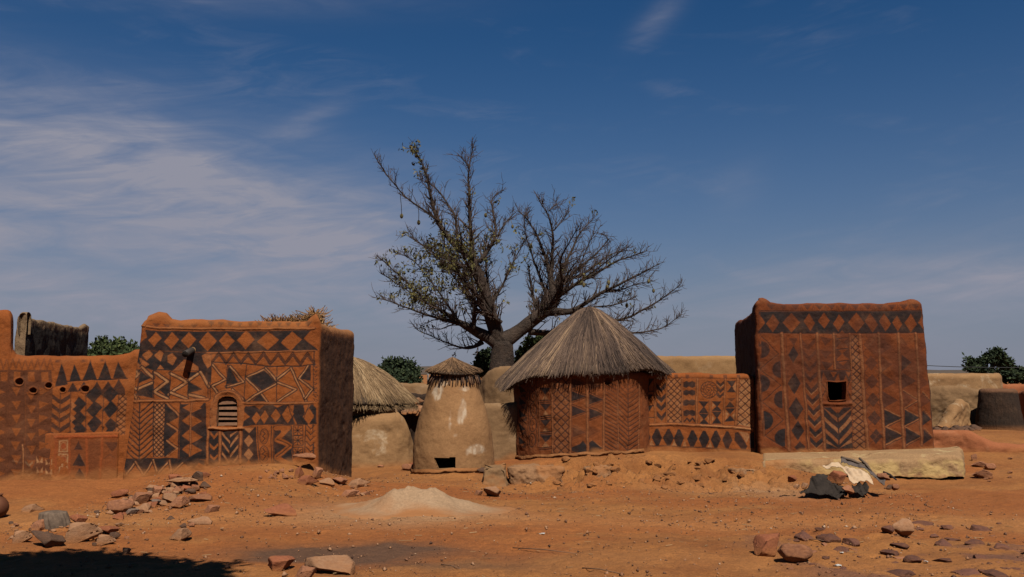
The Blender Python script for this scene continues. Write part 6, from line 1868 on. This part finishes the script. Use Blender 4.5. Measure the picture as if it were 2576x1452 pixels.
for li, (pts, d0, d1) in enumerate(LIMBS):
    L_ = sum(math.dist(a[:2], b[:2]) for a, b in zip(pts, pts[1:]))
    n_ = max(6, int(L_ / 26))
    rs_ = resample(pts, n_)
    dep = d0 + (d1) * np.linspace(0, 1, n_) ** 1.3
    p3 = np.array([bz(x, y) for x, y, r in rs_]); p3[:, 1] += dep
    wig = .05 if li else .0
    p3 += wig * np.stack([fbm(p3 + 3, 1.4, 2, li), fbm(p3 + 9, 1.4, 2, li + 7), fbm(p3 + 5, 1.4, 2, li + 3)], 1) * np.linspace(0, 1, n_)[:, None]
    rad = np.maximum(rs_[:, 2] * MU * (.84 if li else .95), .014)
    if li == 0 or rad[0] > .2:
        rad = rad * (1 + .06 * fbm(p3, 1.2, 2, li))
    k_ = 16 if rad[0] > .2 else (8 if rad[0] > .08 else 6)
    v, f = tube(p3, rad, k_)
    if rad[0] > .2:
        v = v + .05 * np.stack([fbm(v, 1.8, 3, 1), fbm(v, 1.8, 3, 2), fbm(v, 1.8, 3, 3)], 1) * np.minimum(1, np.repeat(rad, k_) / .3)[:, None]
    mk('trunk' if li == 0 else 'limb', v, f, M['bark'], tree)
    if li == 0: continue
    for i in range(1, n_):
        r_ = rad[i]
        if r_ > .24: continue
        tn = p3[min(i + 1, n_ - 1)] - p3[i - 1]; tn = tn / np.linalg.norm(tn)
        cnt = 2 if r_ < .10 else 1
        for _ in range(cnt + (rng.uniform() < .55)):
            side = rng.normal(size=3); side -= tn * (side @ tn); side /= np.linalg.norm(side)
            dv = tn * rng.uniform(.45, 1.0) + side * rng.uniform(.45, 1.0) + np.array([0, 0, .30])
            dv /= np.linalg.norm(dv)
            t_ = i / n_
            twigs.append((p3[i] + (p3[i - 1] - p3[i]) * rng.uniform(), dv, rng.uniform(.40, 1.15) * (1.0 - .62 * t_), min(.032, max(.014, r_ * .45))))
def grow(tw, M_=4):
    st = np.array([t[0] for t in tw]); dv = np.array([t[1] for t in tw]); ln = np.array([t[2] for t in tw]); r = np.array([t[3] for t in tw])
    pts = [st]; d = dv.copy()
    for k in range(M_ - 1):
        d = d + rng.normal(0, .16, d.shape) + np.array([0, 0, .05]); d /= np.linalg.norm(d, axis=1)[:, None]
        pts.append(pts[-1] + d * (ln / (M_ - 1))[:, None])
    pts = np.stack(pts, 1)
    rad = r[:, None] * np.linspace(1, .45, M_)[None]
    return pts, rad
p1, r1 = grow(twigs)
tw2 = []
for i in range(len(p1)):
    for k in (1, 2, 2, 3):
        if rng.uniform() < .72:
            d = p1[i, k] - p1[i, k - 1]; d = d / (np.linalg.norm(d) + 1e-9) * .8 + rng.normal(0, .62, 3) + np.array([0, 0, .12]); d /= np.linalg.norm(d)
            tw2.append((p1[i, k], d, rng.uniform(.15, .42), max(.0115, r1[i, k] * .72)))
p2, r2_ = grow(tw2, 3)
v1, f1_ = strands(p1, r1, 4); v2, f2_ = strands(p2, r2_, 3)
o = mk('twigs', np.concatenate([v1, v2]), np.concatenate([f1_, f2_ + len(v1)]), simple('twig_bark', (.135, .089, .068), (.06, .04, .032), 3, .85, 0), tree, smooth=False); o['kind'] = 'stuff'
# leaves: drooping hands of leaflets, mostly low on the left
ends = p2[:, -1]
px_ = (ends[:, 0] * F / BY + 1288) * SRC; px_ = (px_ - 1450) * 1.5616
pz_ = (ends[:, 2] - CAMZ)
yy_ = ((935 - (ends[:, 2] - CAMZ) * F / BY) * SRC - 550) * 1.5616
dens = .9 * np.exp(-(((px_ - 400) / 190) ** 2 + ((yy_ - 780) / 200) ** 2)) + .75 * np.exp(-(((px_ - 290) / 110) ** 2 + ((yy_ - 950) / 80) ** 2)) + .5 * np.exp(-(((px_ - 680) / 170) ** 2 + ((yy_ - 660) / 70) ** 2)) \
     + .45 * np.exp(-(((px_ - 880) / 60) ** 2 + ((yy_ - 760) / 120) ** 2)) + .9 * np.exp(-(((px_ - 310) / 90) ** 2 + ((yy_ - 110) / 50) ** 2)) + .4 * np.exp(-(((px_ - 900) / 60) ** 2 + ((yy_ - 1080) / 100) ** 2)) + .015
sel = np.nonzero(rng.uniform(size=len(ends)) < dens * .5)[0]
def leaf_fans(pos, n, size, droop=.6, spread=.12):
    base = np.repeat(pos, n, 0); N = len(base)
    base = base + rng.normal(0, spread, (N, 3)) * .35
    d = rng.normal(0, 1, (N, 3)); d[:, 2] -= droop; d /= np.linalg.norm(d, axis=1)[:, None]
    ln = rng.uniform(.6, 1.2, N)[:, None] * size
    s_ = np.cross(d, rng.normal(size=(N, 3))); s_ /= np.linalg.norm(s_, axis=1)[:, None]; s_ *= ln * .22
    V = np.stack([base, base + d * ln * .55 + s_, base + d * ln, base + d * ln * .55 - s_], 1).reshape(-1, 3)
    Fq = np.arange(N * 4).reshape(-1, 4)
    return V, Fq, np.repeat(np.clip(rng.normal(.5, .25, N), 0, 1), 4)
v, f, tn = leaf_fans(ends[sel], 10, .17, .9, .22)
o = mk('leaves', v, f, M['leaf_baobab'], tree, dict(tone=tn), False); o['kind'] = 'stuff'
# hanging pods
for x, y in ((205, 470), (722, 465), (887, 535), (310, 510), (503, 680), (1126, 845), (1305, 875), (1470, 905), (1478, 880), (1325, 895), (1030, 930), (1724, 872), (1754, 930), (1000, 655), (1590, 1020)):
    c = bz(x, y, rng.uniform(-1, 1)); r_ = rng.uniform(.06, .085)
    th_ = np.linspace(0, math.pi, 9); a_ = np.arange(10) * 2 * math.pi / 10
    V = np.concatenate([np.stack([c[0] + r_ * math.sin(t_) * np.cos(a_), c[1] + r_ * math.sin(t_) * np.sin(a_), np.full(10, c[2] - 1.5 * r_ * math.cos(t_))], 1) for t_ in th_])
    fr = mk('fruit', V, gridfaces(10, 9, True), M['fruit'], tree)
    cand = p1.reshape(-1, 3); dd = np.linalg.norm((cand - c) * np.array([1, .35, .5]), axis=1) + 50 * (cand[:, 2] < c[2] + .12)
    top_ = cand[dd.argmin()]                     # the twig it hangs from
    sv, sf = tube([c + np.array([0, 0, r_]), c * .5 + top_ * .5 + np.array([.02, 0, -.03]), top_], .013, 4)
    sub('stalk', sv, sf, M['fruit'], fr)

# ================================================================== other trees and bushes
def leafy(name, U, Vbase, Y, lobes, n, size, mat, label, cat='tree', trunk_r=.12, branches=10, group=None, droop=.1):
    """lobes: (U, V, dY, radius px x, radius px y); trunk with limbs to every lobe, leaves in clumps through the lobes"""
    root = P(U, Vbase, Y); root[2] = min(root[2], ground_z(root[0], root[1])[0] if Y < 30 else -.2)
    o = empty(name, root); tag(o, label, cat, group)
    parts = []
    cents = [P(u_, v_, Y + dy_) for u_, v_, dy_, rx, ry in lobes]
    for c in cents:
        mid = root * .45 + c * .55; mid[:2] = root[:2] * .7 + c[:2] * .3
        parts.append(tube([root, mid, c], [trunk_r, trunk_r * .6, trunk_r * .2], 6))
    V, f = join(parts); mk('trunk', V, f, M['trunkdark'], o)
    pos = []
    for c, (u_, v_, dy_, rx, ry) in zip(cents, lobes):
        m_ = Y / F; k = int(n * rx * ry / sum(l[3] * l[4] for l in lobes))
        nc = max(6, k // 26)
        cd = rng.normal(size=(nc, 3)); cd /= np.linalg.norm(cd, axis=1)[:, None]; cd *= rng.uniform(.25, 1.08, nc)[:, None] ** .5
        d = cd[rng.integers(nc, size=k)] + rng.normal(0, .15, (k, 3)) * np.array([1, 1, .8])
        q = c + d * np.array([rx * m_, rx * m_, ry * m_])
        q += .12 * rx * m_ * np.stack([fbm(q, 2, 2, 1), fbm(q, 2, 2, 2), fbm(q, 2, 2, 3)], 1)
        pos.append(q)
    pos = np.concatenate(pos)
    v, fq, tn = leaf_fans(pos, 4, size, droop, size)
    s_ = mk('crown', v, fq, mat, o, dict(tone=np.clip(tn + .0, 0, 1)), False); s_['kind'] = 'stuff'
    return o
leafy('leafy_tree', 275, 960, 44, [(252, 892, 0, 34, 28), (290, 886, .5, 38, 30), (318, 898, -.4, 28, 22), (240, 905, 0, 30, 22), (280, 905, -1, 40, 24)], 2600, .28, M['leaf'], 'dense green tree behind the far-left wall, beside the dark house', trunk_r=.15)
leafy('leafy_bush', 1005, 985, 36, [(1000, 930, 0, 36, 28), (1025, 942, .4, 30, 26), (978, 948, -.3, 26, 24), (1040, 955, 0, 18, 18), (1004, 958, -.6, 44, 22)], 2200, .17, M['leaf_dark'], 'round dark green bush above the small tan straw roof', 'bush', .08)
leafy('leafy_bush', 1218, 960, 41, [(1218, 905, 0, 24, 22), (1210, 925, 0, 22, 20), (1235, 915, .3, 18, 24)], 1300, .20, M['leaf_dark'], 'dark green bush at the left of the baobab trunk', 'bush', .08)
leafy('leafy_bush', 1345, 960, 42, [(1335, 872, 0, 26, 18), (1360, 866, .3, 24, 16), (1320, 905, 0, 24, 26)], 1100, .20, M['leaf'], 'green bush between baobab trunk and big thatch roof', 'bush', .08)
leafy('leafy_tree', 2485, 1000, 48, [(2462, 914, 0, 24, 14), (2496, 902, 0, 30, 16), (2442, 926, 0, 14, 8), (2524, 912, .4, 16, 12), (2478, 932, -.5, 28, 8), (2508, 888, 0, 16, 7)], 1000, .24, M['leaf_dark'], 'larger dark tree with spreading crown at the right edge', 'tree', .16)
leafy('leafy_tree', 2552, 1000, 50, [(2540, 945, 0, 26, 14), (2565, 938, 0, 24, 14), (2585, 950, 0, 22, 16)], 900, .26, M['leaf_dark'], 'smaller dark tree cut by the right edge, right of the larger one', 'tree', .10)
# shade tree outside the picture, front left: its shadow falls across the lower left corner
tg = [(place(20, 1440), .85), (place(140, 1436), .85), (place(250, 1440), .75), (place(330, 1450), .65), (place(430, 1452), .42), (place(500, 1436), .25), (np.array([-4.3, 6.3, 0]), 1.4), (np.array([-3.0, 6.1, 0]), 1.2), (np.array([-5.6, 7.2, 0]), 1.2), (np.array([-2.0, 6.2, 0]), .7), (np.array([-1.15, 6.95, 0]), .42), (np.array([-.6, 6.7, 0]), .35)]
root = np.array([-5.2, .6, 0.0])
o = empty('shade_tree', root); tag(o, 'leafy tree standing outside the picture at front left, casting the dark shade', 'tree')
parts = []; pos = []
hx = Vector(SUN_DIR)
for c, r_ in tg:
    h_ = 5.0 + rng.uniform(-.4, .6)
    cc = np.array(c) + np.array(SUN_DIR) * (h_ / SUN_DIR.z)
    mid = root + np.array([.2, .3, 2.6])
    parts.append(tube([root, mid, (mid + cc) / 2 + np.array([0, 0, .4]), cc], [.24, .17, .08, .02], 8))
    k = int(1500 * r_ ** 2) + 80
    d = rng.normal(size=(k, 3)); d /= np.linalg.norm(d, axis=1)[:, None]; d *= rng.uniform(0, 1, k)[:, None] ** .4
    q = cc + d * np.array([r_, r_, r_ * .55])
    pos.append(q[fbm(q, 1.7, 3, 5) > -.45])
V, f = join(parts); mk('trunk', V, f, M['trunkdark'], o)
v, fq, tn = leaf_fans(np.concatenate(pos), 5, .17, .3, .2)
s_ = mk('crown', v, fq, M['leaf'], o, dict(tone=tn), False); s_['kind'] = 'stuff'

# ================================================================== power lines
def pole_line(U0, V0, U1, V1, Y, label, plabel, sag=.12, r=.014, show=None):
    a_, b_ = P(U0, V0, Y), P(U1, V1, Y)
    t_ = np.linspace(0, 1, 24)
    w = a_ + (b_ - a_) * t_[:, None]; w[:, 2] -= sag * 4 * t_ * (1 - t_)
    v, f = tube(w, r, 5); tag(mk('power_line', v, f, M['wire']), label, 'wire')
pole_line(2200, 911, 2800, 916, 40, 'thin black wire crossing the sky right of the red house', None, .2, .016)
pole_line(820, 941, 1077, 941, 45, 'thin wire running left from the pole behind the granary', None, .1, .014)
for U_, V0_, Y_, lb in ((1077, 928, 45, 'thin grey pole standing behind the granary cap'),):
    a_ = P(U_, V0_, Y_); b_ = a_.copy(); b_[2] = -.2
    v, f = tube([b_, a_], [.05, .04], 7); tag(mk('utility_pole', v, f, M['pole']), lb, 'pole')
for U_, V0_, Y_, lb in ((2200, 905, 40, 'utility pole hidden behind the red house'), (2800, 908, 40, 'utility pole outside the right picture edge'), (820, 936, 45, 'utility pole hidden behind the left house')):
    a_ = P(U_, V0_, Y_); b_ = a_.copy(); b_[2] = -.2
    v, f = tube([b_, a_], [.06, .05], 7); tag(mk('utility_pole', v, f, M['pole']), lb, 'pole')

# ================================================================== loose bits on the ground
N = 11000
gu = rng.uniform(-5.8, 6.8, N * 2); gyy = rng.uniform(7.0, 17.2, N * 2)
inside = (np.abs(gu) < gyy * .62)
dn = .35 + .65 * sstep(-.2, .5, fbm(np.stack([gu, gyy, gu * 0], 1), .9, 4, 71))
left_heap = np.exp(-(((gu + 5.0) / 1.3) ** 2 + ((gyy - 12.7) / 1.1) ** 2)); bank = np.exp(-(((gu - 2.4) / 2.4) ** 2 + ((gyy - 15.7) / .6) ** 2))
keep = inside & (rng.uniform(size=N * 2) < np.clip(dn * .55 + left_heap * .9 + bank * .8, 0, 1))
gu, gyy = gu[keep][:N], gyy[keep][:N]
n_ = len(gu)
sz = np.exp(rng.normal(math.log(.0085), .55, n_)).clip(.004, .035)
base = np.array([[1, 0, 0], [-.5, .87, 0], [-.5, -.87, 0], [.1, .1, .8], [0, 0, -.5]])
rz_ = rng.uniform(0, 6.28, n_); c_, s_2 = np.cos(rz_), np.sin(rz_)
jit = rng.uniform(.6, 1.3, (n_, 5, 3))
pb = base[None] * jit * sz[:, None, None]
pb = np.stack([pb[..., 0] * c_[:, None] - pb[..., 1] * s_2[:, None], pb[..., 0] * s_2[:, None] + pb[..., 1] * c_[:, None], pb[..., 2]], -1)
pb += np.stack([gu, gyy, ground_z(gu, gyy) + sz * .25 + .004], 1)[:, None, :]
fb = np.array([[0, 1, 3], [1, 2, 3], [2, 0, 3], [1, 0, 4], [2, 1, 4], [0, 2, 4]])
Fq = (np.arange(n_)[:, None, None] * 5 + fb[None]).reshape(-1, 3)
o = mk('gravel', pb.reshape(-1, 3), Fq, M['gravel'], attrs=dict(tone=np.repeat(rng.uniform(0, 1, n_) ** .9, 5)), smooth=False, origin=np.zeros(3))
tag(o, 'loose gravel and earth crumbs strewn over the yard', 'gravel', kind='stuff')
N = 900
gu = rng.uniform(-5.5, 6.5, N); gyy = rng.uniform(7.0, 16.5, N)
keep = rng.uniform(size=N) < .35 + .65 * np.exp(-(((gu + 5) / 1.5) ** 2 + ((gyy - 11.5) / 1.6) ** 2)); gu, gyy = gu[keep], gyy[keep]; n_ = len(gu)
a_ = rng.uniform(0, 6.28, n_); ln = np.exp(rng.normal(math.log(.07), .5, n_)).clip(.03, .3)
q0 = np.stack([gu, gyy, ground_z(gu, gyy) + .014], 1); e_ = q0 + np.stack([np.cos(a_) * ln, np.sin(a_) * ln, rng.uniform(0, .012, n_)], 1)
e_[:, 2] = ground_z(e_[:, 0], e_[:, 1]) + .014 + rng.uniform(0, .012, n_)
v, f = strands(np.stack([q0, e_], 1), np.repeat(rng.uniform(.002, .0042, n_)[:, None], 2, 1))
o = mk('straw_litter', v, f, M['drystraw'], attrs=dict(tone=np.repeat(rng.uniform(0, 1, n_), 6)), smooth=False, origin=np.zeros(3))
tag(o, 'bits of dry straw scattered over the yard', 'straw', kind='stuff')
# a few larger bits one can pick out
for U_, V_, w_, lb in ((2118, 1395, 8, 'small white scrap between the outcrop stones'), (2330, 1419, 10, 'pale scrap at the lower right of the outcrop'), (2110, 1427, 14, 'white torn scrap in front of the two touching boulders'), (1363, 1347, 14, 'white and brown scrap in the middle of the bare yard')):
    c = place(U_, V_); m_ = c[1] / F; a0 = w_ * m_ / 2
    xs = np.linspace(-1, 1, 5); X, Y = np.meshgrid(xs, xs)
    V = np.stack([c[0] + X.ravel() * a0 * (1 + .2 * Y.ravel()), c[1] + Y.ravel() * a0 * .8, c[2] + .014 + .012 * np.abs(fbm(np.stack([X.ravel(), Y.ravel(), X.ravel() * 0], 1), 1.5, 2, int(U_)))], 1)
    ob = mk('scrap', V, gridfaces(5, 5), M['litter']); md = ob.modifiers.new('thickness', 'SOLIDIFY'); md.thickness = .004
    tag(ob, lb, 'litter', 'scraps of litter')
for (Ua, Va), (Ub, Vb), lb in (((1290, 1383), (1450, 1397), 'long pale straw lying on the ground left of centre'), ((1110, 1425), (1160, 1437), 'short pale stick near the bottom edge'), ((2035, 1362), (2082, 1368), 'pale straw lying by the outcrop'), ((2465, 1412), (2560, 1424), 'pale straw on the ground at bottom right') if False else ((1465, 1433), (1560, 1448), 'pale straw near the bottom edge right of centre')):
    a_, b_ = place(Ua, Va), place(Ub, Vb); a_[2] += .015; b_[2] += .015
    v, f = tube([a_, (a_ + b_) / 2 + np.array([0, .01, .01]), b_], [.005, .005, .003], 5); tag(mk('straw_stalk', v, f, M['wood']), lb, 'stalk', 'single stalks on the ground')
